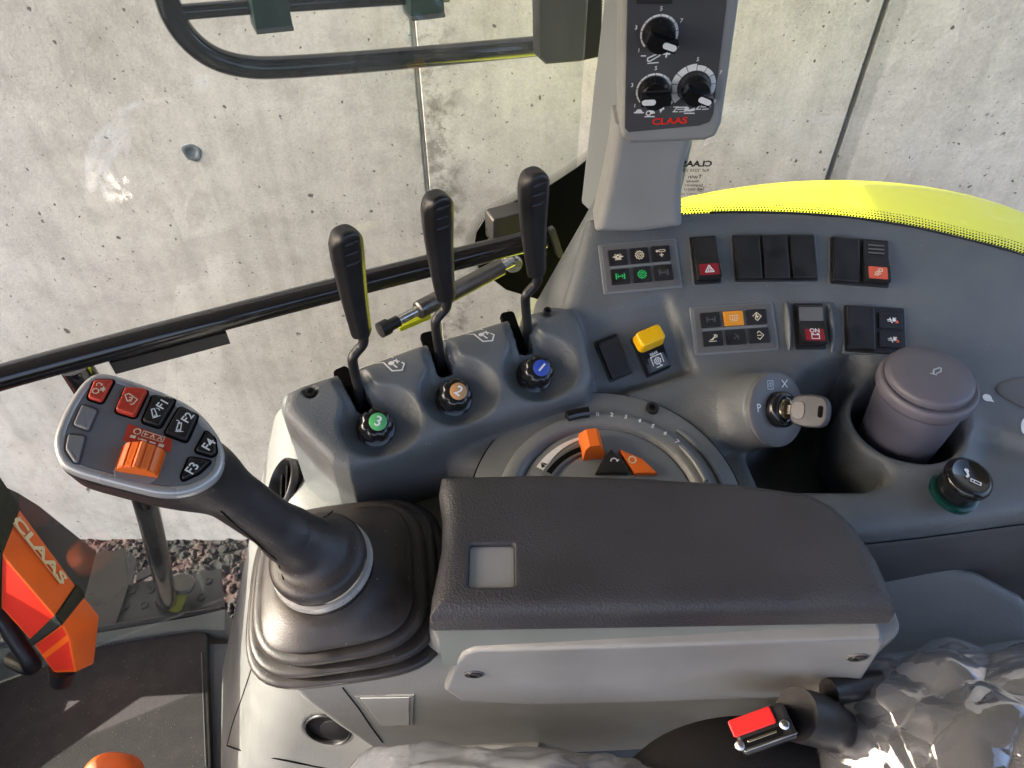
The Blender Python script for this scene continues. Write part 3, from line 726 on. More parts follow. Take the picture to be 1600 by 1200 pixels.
def switch_row(quad, kinds, name, lab):
    fr, w, h = quad_frame(quad, pS, nS); n = len(kinds); cw = w / n
    # thin grey lip pressed round the opening
    v, f = prism(fr, rrect(w * 1.03 + .001, h * 1.04 + .001, .003, 3), -.004, .0008, .0006); lip = mk('switch_lip', v, f, 'grey_plastic', console, 40)
    bz = bezel(name, fr, w, h, console); bz['label'] = lab
    for i, k in enumerate(kinds):
        cf = fr.sub((i - (n - 1) / 2) * cw, 0, .0018)
        if k == 'blank': blank_cover(cf, cw, h, bz)
        elif k == 'hazard':
            rocker(cf, cw * .84, h * .97, bz)
            sf = slope_frame(cf, h, -h * .97 * .42, -h * .97 * .12, .0105, .0105 * .80, .0001)
            v, f = box(sf, cw * .70, h * .24, -.001, .0004, .0002, .001); mk('red_lens', v, f, 'dark_red', bz, 40)
            icon('hazard_icon', sf.sub(0, 0, .0004), h * .10, TRI, 'white_print', bz)
        elif k == 'battery':
            rk = rocker(cf, cw * .80, h * .97, bz, up=.013)
            v, f = box(slope_frame(cf, h, h * .06 * .97, h * .40 * .97, .013 * .48, .013 * .46, .0002), cw * .78, h * .30, -.001, .0006, .0004, .0012); mk('rocker_cap', v, f, 'bezel_plastic', bz, 40)
            sf = slope_frame(cf, h, -h * .97 * .40, -h * .97 * .12, .013, .013 * .80, .0001)
            v, f = box(sf, cw * .60, h * .26, -.001, .0004, .0002, .001); mk('red_lens', v, f, 'dark_red', bz, 40)
            s2 = sf.sub(0, 0, .0004)
            text('on_print', s2.sub(0, h * .085), 'ON', .0062, 'white_print', bz, bold=.02)
            icon('battery_icon', s2.sub(0, -h * .035), h * .085, [('c', [(-.9, -.7), (.9, -.7), (.9, .35), (-.9, .35)], .2), ('l', [(-.9, .6), (-.45, .6)], .26), ('l', [(.45, .6), (.9, .6)], .26)], 'white_print', bz)
        elif k == 'worklamp':
            rocker(cf, cw * .84, h * .97, bz, up=.009)
            sf = slope_frame(cf, h, -h * .97 * .42, -h * .97 * .12, .009, .009 * .80, .0001)
            v, f = box(sf, cw * .64, h * .26, -.001, .0004, .0002, .001); mk('red_lens', v, f, 'salmon', bz, 40)
            icon('lamp_icon', sf.sub(0, 0, .0004), h * .10, [('l', [(-.8, -.6), (.3, .2)], .2), ('l', [(-.4, -.7), (.5, -.1)], .18), ('c', [(.1, .8), (.8, .8), (.8, .3), (.1, .3)], .16), ('l', [(-.7, -.1), (.0, .4)], .16)], 'cream_print', bz)
            t = slope_frame(cf, h, h * .1, h * .42, .0043, .0041, .0002)
            for q in (-.004, .0, .004):
                v, f = box(t.sub(0, q), cw * .55, .0014, -.001, .0005, .0002, .0004); mk('grip_rib', v, f, 'bezel_plastic', bz, 40)
        elif k == 'pair':
            for s in (-1, 1):
                v, f = box(cf.sub(0, s * h * .205), cw * .80, h * .34, -.001, .0020, .0008, .0012); mk('push_button', v, f, 'switch_black', bz, 40)
                icon('implement_icon', cf.sub(cw * .06, s * h * .205, .0020), h * .115, IMPL[:4] + IMPL[5:], 'white_print', bz, sy=h * .10)
                icon('implement_mark', cf.sub(cw * .20, s * h * .205 - h * .02, .0022), h * .04, [('f', [(-1, -1), (1, -.6), (0, 1)])], 'salmon', bz)
    return bz
switch_row([(1078, 371), (1120, 369), (1125, 443), (1083, 446)], ['hazard'], 'rocker_switch', 'black rocker switch with white triangle on dark red')
switch_row([(1146, 368), (1275, 367), (1274, 440), (1145, 441)], ['blank'] * 3, 'blank_switch_row', 'row of three blank black switch covers')
switch_row([(1302, 371), (1392, 377), (1383, 451), (1291, 443)], ['blank', 'worklamp'], 'rocker_switch', 'blank cover beside rocker switch with orange-red symbol')
switch_row([(1320, 478), (1415, 482), (1411, 556), (1317, 549)], ['blank', 'pair'], 'rocker_switch', 'blank cover beside two small white-symbol push buttons')
switch_row([(1239, 474), (1287, 475), (1288, 546), (1241, 547)], ['battery'], 'rocker_switch', 'battery main switch with ON on dark red')
for q in ((1230, 510), (1297, 511)):
    fr = Frame(S_(*q), (0, 1, 0), nS)
    rs = []
    for i in range(13):
        s = i / 12; r = .0001 + .0052 * math.sin(math.pi * s) ** .5; x = (s - .5) * .054
        rs.append([fr.P(x, -r * .55 * math.cos(a), r * 1.6 * max(0, math.sin(a)) - .001) for a in np.linspace(0, math.pi, 9)] )
    v, f = rings(rs, False, False, False); mk('switch_guard', v, f, 'grey_plastic', console, 60)
# two tilted switches in the recess
recn = unit(nS + rec.u * .10 - rec.v * .16); recp = rec.o - recn * .006
fr, w, h = quad_frame([(923, 536), (961, 523), (992, 581), (957, 598)], recp, recn)
bz = bezel('blank_switch', fr, w, h, console, .0015); bz['label'] = 'single blank cover tilted beside the yellow-capped switch'
v, f = box(fr.sub(0, 0, .0015), w * .86, h * .90, 0, .006, .002, .002); mk('blank_cover', v, f, 'switch_black', bz, 40)
fr, w, h = quad_frame([(979, 531), (1017, 516), (1051, 573), (1015, 590)], recp, recn)
bz = bezel('rear_shaft_switch', fr, w, h, console, .0015); bz['label'] = 'black switch with yellow cap and white gear symbol'
prof = [(-h*.46, 0), (-h*.46, .006), (-h*.42, .0085), (h*.05, .0110), (h*.30, .017), (h*.46, .017), (h*.46, 0)]
v, f = extrude_profile(fr.sub(0, 0, .0015), prof, w * .88); mk('rocker', v, f, 'gloss_black', bz, 28)
cf = Frame(fr.P(-.001, h * .34, .019), fr.u, unit(fr.n + fr.v * .28))
v, f = prism(cf, rrect(w * 1.06, h * .44, .0050, 5), -.006, .0085, .0024, 3, .0012); mk('yellow_cap', v, f, 'yellow', bz, 35)
sf = slope_frame(fr.sub(0, 0, .0015), h, -h * .42, h * .05, .0085, .0110, .0004)
v, f = box(sf.sub(0, -.002), w * .66, h * .30, -.001, .0004, .0002, .001); mk('symbol_plate', v, f, 'panel_face', bz, 40)
icon('shaft_icon', sf.sub(0, -.001, .0006), .0062, [('c', gear(.55, 8), .14), ('c', arc(0, 0, .2, 0, 320, 7), .12), ('l', [(-.9, -.5), (-.9, .9), (.9, .9), (.9, -.5)], .15), ('l', [(-.5, -.95), (.45, -.95)], .15), ('l', [(.2, -.7), (.5, -.95)], .13)], 'white_print', bz)
text('rear_print', sf.sub(-.001, .0070, .0006), 'REAR', .0036, 'white_print', bz, bold=.02)

# the round dial deck ---------------------------------------------------------
dial_c = D_(948, 796); dial = Frame(dial_c, (1, 0, 0), nD)
def dial_r(x, y): return np.linalg.norm(D_(x, y) - dial_c)
DR = .121
def pb(r, a): return (r * math.cos(R(a)), r * math.sin(R(a)))
# thin joint line and plate
plate_prof = [(DR + .0012, -.004), (DR + .0012, .0003), (DR + .0002, .0003), (DR - .0001, -.0015), (DR - .0006, .0022), (DR - .0025, .0032), (.070, .0036)]
v, f = lathe(dial, plate_prof[3:], 96, False, True); dp = mk('dial_plate', v, f, 'dial_plastic', console, 40)
v, f = lathe(dial, [(DR + .0009, -.003), (DR + .0009, .0009), (DR - .0008, .0009)], 96, False, False); mk('dial_joint', v, f, 'dark_void', console, 40)
def arc_slab(fr, r0, r1, a0, a1, c0, c1, n=30, bev=.001):
    pr = [(r0, c0), (r0, c1 - bev), (r0 + bev, c1), (r1 - bev, c1), (r1, c1 - bev), (r1, c0)]
    rs = [[fr.P(*pb(r, a0 + (a1 - a0) * i / n), c) for r, c in pr] for i in range(n + 1)]
    return rings(rs)
# raised ring with number scale, inner bowl
v, f = lathe(dial, [(.097, .003), (.0960, .0065), (.0940, .0088), (.0905, .0098), (.0845, .0100), (.0815, .0090), (.0800, .006), (.078, .0040)], 96, False, False); mk('scale_ring', v, f, 'dial_plastic', dp, 60)
for k, t_ in enumerate(('0', '2', '3', '4', '5', '6', '7')):
    a = 92 - k * 8.2
    text('scale_number', dial.sub(*pb(.0915, a), .0100, R(a - 90)), t_ if k else '0', .0058, 'white_print', dp, bold=.03)
v, f = arc_slab(dial, .089, .098, 97, 110, .004, .0165, 12, .002); mk('ring_pointer', v, f, 'gloss_black', dp, 40)
v, f = lathe(dial, [(.078, .0042), (.077, .0058), (.071, .0066), (.0002, .0070)], 80, False, False); mk('dial_bowl', v, f, 'dial_plastic', dp, 50)
def dq(x, y): 
    q = dial.loc(D_(x, y)[None])[0]; return q[0], q[1]
v, f = arc_slab(dial, .053, .065, 92, 150, .006, .0088, 24, .0014); mk('slider_track', v, f, 'grey_plastic', dp, 40)
v, f = arc_slab(dial, .0565, .0615, 93, 148, .0075, .0091, 24, .0003); mk('slider_slot', v, f, 'dark_void', dp, 40)
rs0 = [dial.P(*pb(.0720 - .0 * i, 92 + 56 * i / 20), .0072) for i in range(21)]; rs1 = [dial.P(*pb(.0715 - .0075 * (i / 20), 92 + 56 * i / 20), .0072) for i in range(21)]
v, f = rings([rs1, rs0], False, False, False); mk('wedge_print', v, f, 'white_print', dp)
icon('plough_icon', dial.sub(*pb(.0680, 144), .0075, R(30)), .0035, [('f', [(-.8, -.6), (.2, -.7), (.0, .2), (-.3, .9), (-.5, .1)]), ('l', [(.1, .6), (.8, -.4)], .3)], 'switch_black', dp)
hf = dial.sub(*pb(.0585, 101), .009, R(8))
v, f = rings([hf.pts([(a * .0095 * s, b_ * .0118 * s2, c) for a, b_ in ((-1, -1), (1, -1), (1, 1), (-1, 1))]) for s, s2, c in ((1, 1, -.004), (1, 1, .006), (.85, .8, .012), (.45, .75, .0175))]); hd = mk('slider_knob', v, f, 'orange', dp, 25)
# the two triangular keys half hidden by the armrest
for cx, a0, a1, m_, it in (((955, 728), 60, 119, 'switch_black', None), ((990, 727), 61, 120, 'orange', None)):
    pass
for poly, m_ in (([(953, 713), (974, 735), (978, 748), (930, 748), (936, 735)], 'switch_black'), ([(967, 713), (1000, 727), (1022, 748), (990, 748), (978, 730)], 'orange')):
    o2 = inset([dq(*q) for q in poly], -.0005)
    v, f = prism(dial, o2, .0075, .0125, .0012); kk = mk('dial_key', v, f, m_, dp, 40)
icon('key_icon', dial.sub(*dq(957, 731), .0126, R(-20)), .004, [('l', arc(0, 0, .7, 20, 200, 8), .3), ('l', [(.65, .2), (.9, .7)], .3)], 'white_print', dp)
icon('key_icon', dial.sub(*dq(985, 729), .0126, R(-20)), .0045, [('c', gear(.8, 8), .2)], 'cream_print', dp)
screw(Frame(D_(1018, 642) + nD * .003, (1, 0, 0), nD), .0062, dp, .002)
for a in (20, 26, 32):
    v, f = arc_slab(dial, .104 - .0 * a, .1075, a - 2.2, a + 2.2 + 14, .002, .0044 + .0006, 10, .0006)
v, f = arc_slab(dial, .1035, .1085, 12, 48, .002, .0055, 20, .0012); mk('grip_rib', v, f, 'dial_plastic', dp, 40)
v, f = arc_slab(dial, .088, .0925, 14, 40, .006, .0130, 16, .0010); mk('grip_rib', v, f, 'dial_plastic', dp, 40)

# ignition switch on its boss --------------------------------------------------
v, f = lathe(key_fr, [(.0342, -.003), (.0342, .0002), (.0325, .0016), (.0150, .0020)], 48, True, True); ib = mk('ignition_bezel', v, f, 'bezel_plastic', console, 40)
v, f = lathe(key_fr, [(.0165, .001), (.0165, .009), (.0150, .0115), (.0125, .0122), (.0115, .0102), (.0095, .0100)], 36, False, False); mk('lock_ring', v, f, 'gloss_black', ib, 45)
v, f = lathe(key_fr, [(.0097, .004), (.0097, .0112), (.0088, .0122), (.0002, .0122)], 30, False, False); mk('lock_barrel', v, f, 'brass', ib, 45)
kup = unit(np.array([0, _S, _C]) - key_fr.n * np.dot(np.array([0, _S, _C]), key_fr.n)); kf_ = Frame(key_fr.o, np.cross(kup, key_fr.n), key_fr.n)
text('park_print', kf_.sub(-.0245, .0015, .0020, R(8)), 'P', .0105, 'white_print', ib, bold=.01)
icon('heater_icon', kf_.sub(-.0095, .0225, .0021), .0042, [('c', [(-.8, -.9), (.8, -.9), (.8, .9), (-.8, .9)], .16), ('l', arc(0, 0, .5, -60, 240, 9), .15), ('l', [(0, -.4), (0, .4)], .15)], 'pale_print', ib)
icon('start_icon', kf_.sub(.0085, .0235, .0021), .0042, [('l', [(-.8, -.8), (.8, .8)], .24), ('l', [(-.8, .8), (.8, -.8)], .24)], 'white_print', ib)

key = empty('ignition_key', kf_.P(0, 0, .013)); tag(key, 'grey plastic-headed key standing in the ignition lock', 'key')
kn = unit(key_fr.n * .85 + np.array([.50, -.10, -.05])); bl = Frame(kf_.P(0, 0, .010), kn, np.cross(kn, unit(np.array([.05, .75, .62]))) * -1)
if np.dot(bl.n, -ray(1250, 640)) < 0: bl = Frame(bl.o, bl.u, -bl.n)
v, f = box(bl.sub(.000, 0), .016, .0085, -.0011, .0011, .0003, .001); mk('blade', v, f, 'dull_steel', key, 40)
hd2 = bl.sub(.0215, 0)
ol = [(-.0165, -.0085), (-.010, -.0142), (.009, -.0148), (.0160, -.0105), (.0178, 0), (.0160, .0105), (.009, .0148), (-.010, .0142), (-.0165, .0085)]
v, f = prism(hd2, smooth_poly(ol, 2), -.0042, .0042, .0018); hk = mk('key_head', v, f, 'key_plastic', key, 50)
v, f = prism(hd2, smooth_poly([(-.0150, -.007), (-.004, -.0090), (-.002, .0), (-.004, .0090), (-.0150, .007)], 2), .004, .0050, .0006); mk('grip_pad', v, f, 'bezel_plastic', hk, 50)
v, f = prism(hd2.sub(.0110, 0), rrect(.0045, .0105, .002, 4), .0030, .0044, 0); mk('ring_hole', v, f, 'dark_void', hk)

# cup in its holder --------------------------------------------------------------
cup = empty('storage_cup', cup_fr.P(0, 0, -.12)); tag(cup, 'grey-violet lidded plastic cup sitting in the console cup holder', 'cup')
v, f = lathe(cup_fr, [(.0305, -.120), (.0325, -.118), (.0385, -.030), (.0390, -.014), (.0390, -.010)], 56, True, True); mk('cup_body', v, f, 'cup_plastic', cup, 40)
v, f = lathe(cup_fr, [(.0392, -.016), (.0415, -.0155), (.0432, -.012), (.0434, -.006), (.0425, -.0025), (.0405, -.001), (.0388, -.0016)], 64, False, True); mk('cup_rim', v, f, 'cup_plastic', cup, 60)
v, f = lathe(cup_fr.sub(-.0005, .0015, 0), [(.0375, -.004), (.0382, .0015), (.0372, .0048), (.0345, .0064), (.020, .0078), (.0002, .0083)], 64, False, False); ld = mk('lid', v, f, 'cup_plastic', cup, 60)
icon('lid_icon', Frame(cup_fr.P(.004, .002, .0084), unit((1, -.45, 0)), (0, 0, 1)), .0062, [('l', [(-.5, -.9), (-.5, .1), (.3, .9)], .26), ('l', [(-.1, -.6), (.45, .1), (.45, .9)], .2), ('l', [(-.9, -.9), (-.1, -.9)], .22)], 'pale_print', ld)

# socket plug on the lower tier -----------------------------------------------
lf = Frame(light_p, (1, 0, 0), unit((.10, -.12, 1)))
v, f = lathe(lf, [(.0215, -.004), (.0215, .0025), (.0200, .0035), (.0185, .0035)], 44, True, True); sk_ = mk('socket_ring', v, f, 'teal', console, 40)
lighter = empty('socket_cap', light_p); tag(lighter, 'round black cap with white cigarette symbol plugged into the console socket', 'socket cap')
v, f = lathe(lf, [(.0172, .002), (.0182, .006), (.0185, .016), (.0205, .020), (.0208, .0235), (.0195, .0265), (.0165, .0278), (.0155, .0268), (.0002, .0264)], 48, True, False); mk('cap_body', v, f, 'gloss_black', lighter, 45)
icon('cigarette_icon', lf.sub(.0, .0, .0268, R(-28)), .0095, [('c', [(.05, -.55), (.95, -.55), (.95, -.25), (.05, -.25)], .1), ('l', [(.35, -.55), (.35, -.25)], .1), ('f', arc(-.45, .45, .22, 0, 340, 10)), ('f', [(-.55, .3), (-.28, .35), (-.1, -.05), (-.25, -.35), (-.45, -.3), (-.35, .0)])], 'white_print', lighter)
# cover flap and printed drops at the right, following the moulded surface
for q, rot in (((1534, 628), -35), ((1588, 672), -35)):
    o = icon('drop_print', Frame(on_plane(q[0], q[1], pS, nS), (1, 0, 0), nS).sub(0, 0, 0, R(rot)), .0058, [('f', arc(0, 0, .75, 20, 300, 12)), ('f', [(.6, .3), (.2, -.6), (1.3, -.2)])], 'white_print', console)
    me = o.data; pts = on_console(np.array([np.array(v.co) for v in me.vertices]), .0006); me.vertices.foreach_set('co', pts.astype(np.float32).ravel()); me.update()
fl = np.array([S_(*q) for q in ((1546, 608), (1580, 592), (1640, 596), (1700, 640), (1710, 720), (1660, 706), (1600, 655), (1556, 626))]); cl_ = fl.mean(0)
fr = Frame(cl_, (1, 0, 0), nS); ol = smooth_poly([fr.loc(q[None])[0][:2] for q in fl], 2)
rr = [on_console(fr.pts(np.column_stack([inset(ol, d_), np.zeros(len(ol))])), l_) for d_, l_ in ((0, -.001), (0, .0012), (.0012, .0020), (.004, .0022))]
v, f = rings([list(q) for q in rr], False, True); mk('cover_flap', v, f, 'bezel_plastic', console, 50)
# dark sheet added under the ledge to darken the console front
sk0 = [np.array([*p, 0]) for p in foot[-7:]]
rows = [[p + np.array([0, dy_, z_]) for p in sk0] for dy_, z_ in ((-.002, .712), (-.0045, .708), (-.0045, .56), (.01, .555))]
v, f = rings(rows, False, False, False); mk('dark_front_sheet', v, f, 'panel_face', console, 50)

# ------------------------------------------------------------------ pale lower body of the console
def L_plane(P):
    return (-(P[:, 0] + .232) + .36 * (P[:, 2] - .71) + .25 * (.5 - P[:, 1])) / math.sqrt(1 + .36 ** 2 + .25 ** 2)
nF = unit((-.06, -1, .27)); pF = np.array([-.23, .378, .68])
vent_p = None
def body_sdf0(P):
    d = smax(L_plane(P), halfspace(P, pF, nF), .05)
    d = smax(d, P[:, 2] - .700 + .0 * P[:, 0], .030)
    d = smax(d, P[:, 1] - .56, .01)
    return smax(np.maximum(d, P[:, 0] - .03), .02 - P[:, 2], .01)
def hit(f, x, y, t0=.3, t1=2.2):
    d = ray(x, y); t = t0
    for _ in range(200):
        s = f((EYE + d * t)[None])[0]
        if s < 1e-4 or t > t1: break
        t += s * .7
    p = EYE + d * t; return p, unit(grad(f, p[None])[0])
vent_p, vent_n = hit(body_sdf0, 441, 757)
vent_fr = Frame(vent_p, (0, 1, 0), vent_n)
hole_p, hole_n = hit(body_sdf0, 512, 1141)
hole_fr = Frame(hole_p, (1, 0, 0), hole_n)
seam = [hit(body_sdf0, *q)[0] for q in ((402, 1000), (397, 1032), (380, 1085), (364, 1130), (355, 1165))]
seam2 = [hit(body_sdf0, *q)[0] for q in ((355, 1165), (375, 1172), (430, 1185), (490, 1197), (560, 1210))]
def body_sdf(P):
    d = body_sdf0(P)
    d = smax(d, -cyl(P, vent_fr, .0235, -.035, .05, .003), .004)
    d = smax(d, -cyl(P, hole_fr, .0235, -.030, .05, .003), .006)
    return d
body = sdf_mesh('lower_body', body_sdf, (-.60, .12, .0), (.36, .58, .72), .0034, 'pale_plastic', console, keep=lambda p: p[:, 2] > .03)
for s in (seam, seam2):
    v, f = tube(spline(s, 4), .0011, 6); mk('panel_seam', v, f, 'dark_void', console)
v, f = lathe(vent_fr, [(.0225, -.020), (.0235, .001), (.0250, .0035), (.0268, .0025), (.0275, -.003)], 44, False, False); vr = mk('air_vent', v, f, 'black_plastic', console, 60)
v, f = lathe(vent_fr, [(.0228, -.022), (.0002, -.022)], 40, False, False); mk('vent_back', v, f, 'dark_void', vr)
for k, (o_, w_) in enumerate(((-.011, .034), (.0, .043), (.011, .034))):
    sl = Frame(vent_fr.P(0, o_, -.006), vent_fr.u, unit(vent_fr.n * .75 + vent_fr.v * .65)); v, f = box(sl, w_, .013, -.0008, .0008, .0004, .003); mk('vent_flap', v, f, 'gloss_black', vr, 40)
v, f = lathe(hole_fr, [(.0230, -.010), (.0232, -.001), (.0242, .0012), (.0255, .0004), (.0258, -.003)], 44, False, False); hr = mk('side_outlet', v, f, 'black_plastic', console, 60)
v, f = lathe(hole_fr, [(.0231, -.007), (.0225, -.0045), (.0002, -.004)], 40, False, False); mk('outlet_disc', v, f, 'grip_plastic', hr, 40)
v, f = lathe(hole_fr.sub(.007, -.002, -.004), [(.0165, -.002), (.0160, .003), (.0145, .0036), (.0002, .0036)], 36, False, False); mk('outlet_flap', v, f, 'black_plastic', hr, 40)

# top plate in front of the armrest, with screw and joint
tp = Frame((-.10, .405, .702), (1, 0, 0), (0, 0, 1))
for q, nm in (((622, 779), 'screw'),):
    screw(Frame(at_z(622, 779, .7015), (1, 0, 0), (0, 0, 1)), .0055, console, .0)
a, b_ = at_z(636, 764, .7008), at_z(639, 815, .7008)
v, f = tube([a, b_], .0008, 6); mk('plate_joint', v, f, 'dark_void', console)

# rear lower trim seen behind the armrest
def trim_sdf(P):
    pl = [at_z(1300, 893, .64)[:2], at_z(1385, 886, .64)[:2], at_z(1450, 884, .64)[:2], at_z(1520, 893, .64)[:2], at_z(1600, 917, .64)[:2], at_z(1720, 975, .64)[:2], np.array([.75, .1]), np.array([.32, .05]), np.array([.24, .30])]
    d = smax(poly2(P[:, :2], pl), halfspace(P, (.35, .37, .64), unit((0.0, -.9, 1))), .016)
    return np.maximum(d, .30 - P[:, 2])
sdf_mesh('rear_lower_trim', trim_sdf, (.20, .0, .29), (.76, .42, .64), .005, 'trim_grey', console)
v, f = box(Frame((.42, .425, .50), (1, 0, 0), (0, -1, 0)), .64, .34, -.01, .0, .002); mk('back_wall', v, f, 'panel_face', console, 40)

# ------------------------------------------------------------------ armrest
ARM_Z = .80
arm = empty('armrest', (.11, .32, .66)); tag(arm, 'long black padded armrest with pale square inset on a grey support box', 'armrest')
pad_pl = [at_z(x, y, ARM_Z)[:2] for x, y in ((688, 737), (760, 735), (850, 733), (1000, 738), (1150, 747), (1262, 762), (1308, 783), (1345, 818), (1378, 868), (1400, 915), (1410, 946), (1040, 952), (668, 958), (676, 910), (688, 850), (690, 800), (684, 760))]
win_fr, win_w, win_h = quad_frame([(737, 851), (804, 850), (805, 918), (727, 918)], (0, 0, ARM_Z), (0, 0, 1))
def pad_sdf(P):
    crown = ARM_Z + .0012 - .10 * np.maximum(0, P[:, 0] - .24) ** 1.2
    d2 = poly2(P[:, :2], pad_pl); z = P[:, 2]
    d = smax(d2 + .10 * np.maximum(0, z - (ARM_Z - .012)), z - crown, .016)
    d = smax(d, ARM_Z - .031 - z, .006)
    return smax(d, -sbox(P, win_fr, win_w / 2, win_h / 2, -.005, .02, .003), .002)
sdf_mesh('pad', pad_sdf, (-.09, .25, .76), (.33, .41, .815), .0022, 'armrest_skin', arm)
v, f = box(win_fr.sub(0, 0, -.0045), win_w * .985, win_h * .98, -.001, .0022, .0006, .0025); mk('pad_inset', v, f, 'silver_plastic', arm, 40)
in_pl = inset(pad_pl, .004)
fr0 = Frame((0, 0, 0), (1, 0, 0), (0, 0, 1))
v, f = prism(fr0, in_pl, .705, ARM_Z - .029, 0); mk('pad_base', v, f, 'sill', arm, 40)
# support box and nose under the boot: side profile swept across
FY = .285
prof = [at_y(x, y, FY)[[0, 2]] for x, y in ((432, 1042), (466, 1092), (514, 1142), (560, 1186), (596, 1212), (640, 1220), (700, 1218), (1060, 1196), (1200, 1165), (1296, 1135), (1336, 1078), (1374, 1000))]
prof = [np.array([prof[-1][0], .744])] + prof[::-1] + [np.array([prof[0][0] - .004, .706]), np.array([-.072, .706]), np.array([-.062, .744])]
def sup_sdf(P):
    d2 = poly2(P[:, [0, 2]], prof)
    yy = P[:, 1] - .10 * (.74 - P[:, 2])                 # the face leans in towards its foot
    return ext(d2, yy, FY - .018, .318, .014)
sdf_mesh('support_box', sup_sdf, (-.26, .20, .28), (.34, .42, .77), .0024, 'pale_plastic', arm)
fp = at_y(1040, 1040, FY - .020); nP = unit((0, -1, -.10))
def FP(x, y): return on_plane(x, y, np.array([0, FY - .0185, .74]), nP)
cf = Frame(FP(1040, 1040), (1, 0, 0), nP)
cov = [(694, 1066), (712, 1022), (722, 1009), (742, 1003), (1000, 996), (1372, 984), (1378, 993), (1366, 1016), (1334, 1066), (1324, 1073), (1200, 1079), (1000, 1086), (830, 1090), (720, 1084)]
v, f = prism(cf, inset([cf.loc(FP(*q)[None])[0][:2] for q in cov], .0005)[::1], -.014, .0068, .0030, 3); cv = mk('support_cover', v, f, 'silver_plastic', arm, 40)
for q in ((741, 1040), (1336, 1013)):
    f2 = Frame(FP(*q) + nP * .0068, (1, 0, 0), nP); v, f = lathe(f2, [(.0085, -.002), (.0085, .0006), (.0076, .0012), (.0070, .0004)], 28, False, False); mk('screw_cup', v, f, 'bezel_plastic', cv, 50)
    screw(f2, .0066, cv, -.0005)
# trapezoid lamp lens and slanted joint on the nose
lens_pts = [(563, 1088), (640, 1087), (639, 1130), (596, 1131)]
ln, nn = hit(sup_sdf, 605, 1108); lfz = Frame(ln, (1, 0, 0), nn)
ol = [lfz.loc(on_plane(x, y, ln, nn)[None])[0][:2] for x, y in lens_pts]
m, nt, b = node_mat('lens_clear'); b.inputs['Base Color'].default_value = (.62, .62, .60, 1); b.inputs['Roughness'].default_value = .12; b.inputs['Transmission Weight'].default_value = .35; b.inputs['Coat Weight'].default_value = .6
tw = nt.nodes.new('ShaderNodeTexNoise'); tw.inputs['Scale'].default_value = 70; g_ = nt.nodes.new('ShaderNodeNewGeometry'); nt.links.new(g_.outputs['Position'], tw.inputs['Vector'])
bp = nt.nodes.new('ShaderNodeBump'); bp.inputs['Strength'].default_value = .12; bp.inputs['Distance'].default_value = .001; nt.links.new(tw.outputs['Fac'], bp.inputs['Height']); nt.links.new(bp.outputs[0], b.inputs['Normal'])
v, f = prism(lfz, inset(ol, -.004), -.004, .0012, .0010); lm = mk('lamp_frame', v, f, 'pale_plastic', arm, 40)
v, f = prism(lfz, inset(ol, .0), -.002, .0020, .0008); mk('lamp_lens', v, f, 'lens_clear', lm, 40)
js = [hit(sup_sdf, *q) for q in ((535, 1074), (560, 1106), (580, 1136), (598, 1160))]
v, f = tube([p + n_ * .0001 for p, n_ in js], .0007, 6); mk('nose_joint', v, f, 'dark_void', arm)

# black bracket and rail under the armrest's rear end
p0, p1 = at_t(1290, 1085, .62), at_t(1420, 1065, .66)
bk_ = MB(); v, f = tube([at_t(1295, 1082, .63), at_t(1400, 1062, .66)], .011, 12); bk_.add(v, f); v, f = tube([at_t(1300, 1098, .64), at_t(1300, 1190, .66)], .009, 12); bk_.add(v, f)
bk_.build('pivot_bracket', 'black_plastic', arm, 50)

# ------------------------------------------------------------------ joystick
joy = empty('joystick', (-.14, .33, .72)); tag(joy, 'black multi-function joystick with grey button head leaning over its rubber boot', 'joystick')
hc = at_t(215, 688, .455); hn = unit((.30, -.20, .93)); HF = Frame(hc, (1, .0, 0), hn)
def H_(x, y): return on_plane(x, y, hc, hn)
def hl(pts): return np.array([HF.loc(H_(*q)[None])[0][:2] for q in pts])
def zq(pts): return [(60 + x / 4, 560 + y / 4) for x, y in pts]
outl = smooth_poly(hl([(84, 692), (92, 664), (108, 630), (130, 598), (152, 583), (180, 588), (222, 602), (265, 619), (302, 638), (328, 664), (345, 690), (352, 716), (344, 742), (322, 760), (292, 772), (255, 774), (215, 765), (165, 752), (118, 739), (92, 724)]), 2)
def face_t(x, y): return np.dot(hc - EYE, hn) / np.dot(ray(x, y), hn)
neck = [(300, 728, face_t(300, 728) + .030, .018), (322, 744, face_t(322, 744) + .034, .0180), (455, 838, .552, .0172), (492, 860, .568, .0240)]
NP = [(at_t(x, y, t), r) for x, y, t, r in neck]
col_top, col_bot = at_t(492, 862, .566), at_t(508, 884, .585)
cax = unit(col_top - col_bot); CF = Frame(at_t(503, 879, .580), (1, 0, 0), cax)
def grip_sdf(P):
    q = HF.loc(P); depth = -q[:, 2]
    d2 = poly2(q[:, :2], outl)
    d = ext(d2 + .20 * np.maximum(0, depth - .010) , q[:, 2], -.038, -.0005, .005)
    for (a, ra), (b_, rb) in zip(NP[:-1], NP[1:]):
        d = smin(d, cone_seg(P, a, b_, ra, rb), .014)
    d = smin(d, cyl(P, CF, .0362, .000, .019, .008), .010)
    # shallow thumb dimple
    return smax(d, -(np.linalg.norm(P - dimple, axis=1) - .0175), .003)
dimple = at_t(398, 790, .478)
sdf_mesh('grip', grip_sdf, np.array([-.36, .20, .70]), np.array([-.06, .43, .99]), .0020, 'grip_plastic', joy)
for px_ in ([(345, 799), (365, 817), (390, 838), (414, 860), (431, 874), (437, 886), (443, 906)], [(527, 790), (518, 800), (506, 808)]):
    hp = [hit(grip_sdf, *q, t0=.35) for q in px_]; v, f = tube(spline([p for p, n_ in hp], 4), .0005, 6); mk('grip_seam', v, f, 'dark_void', joy)
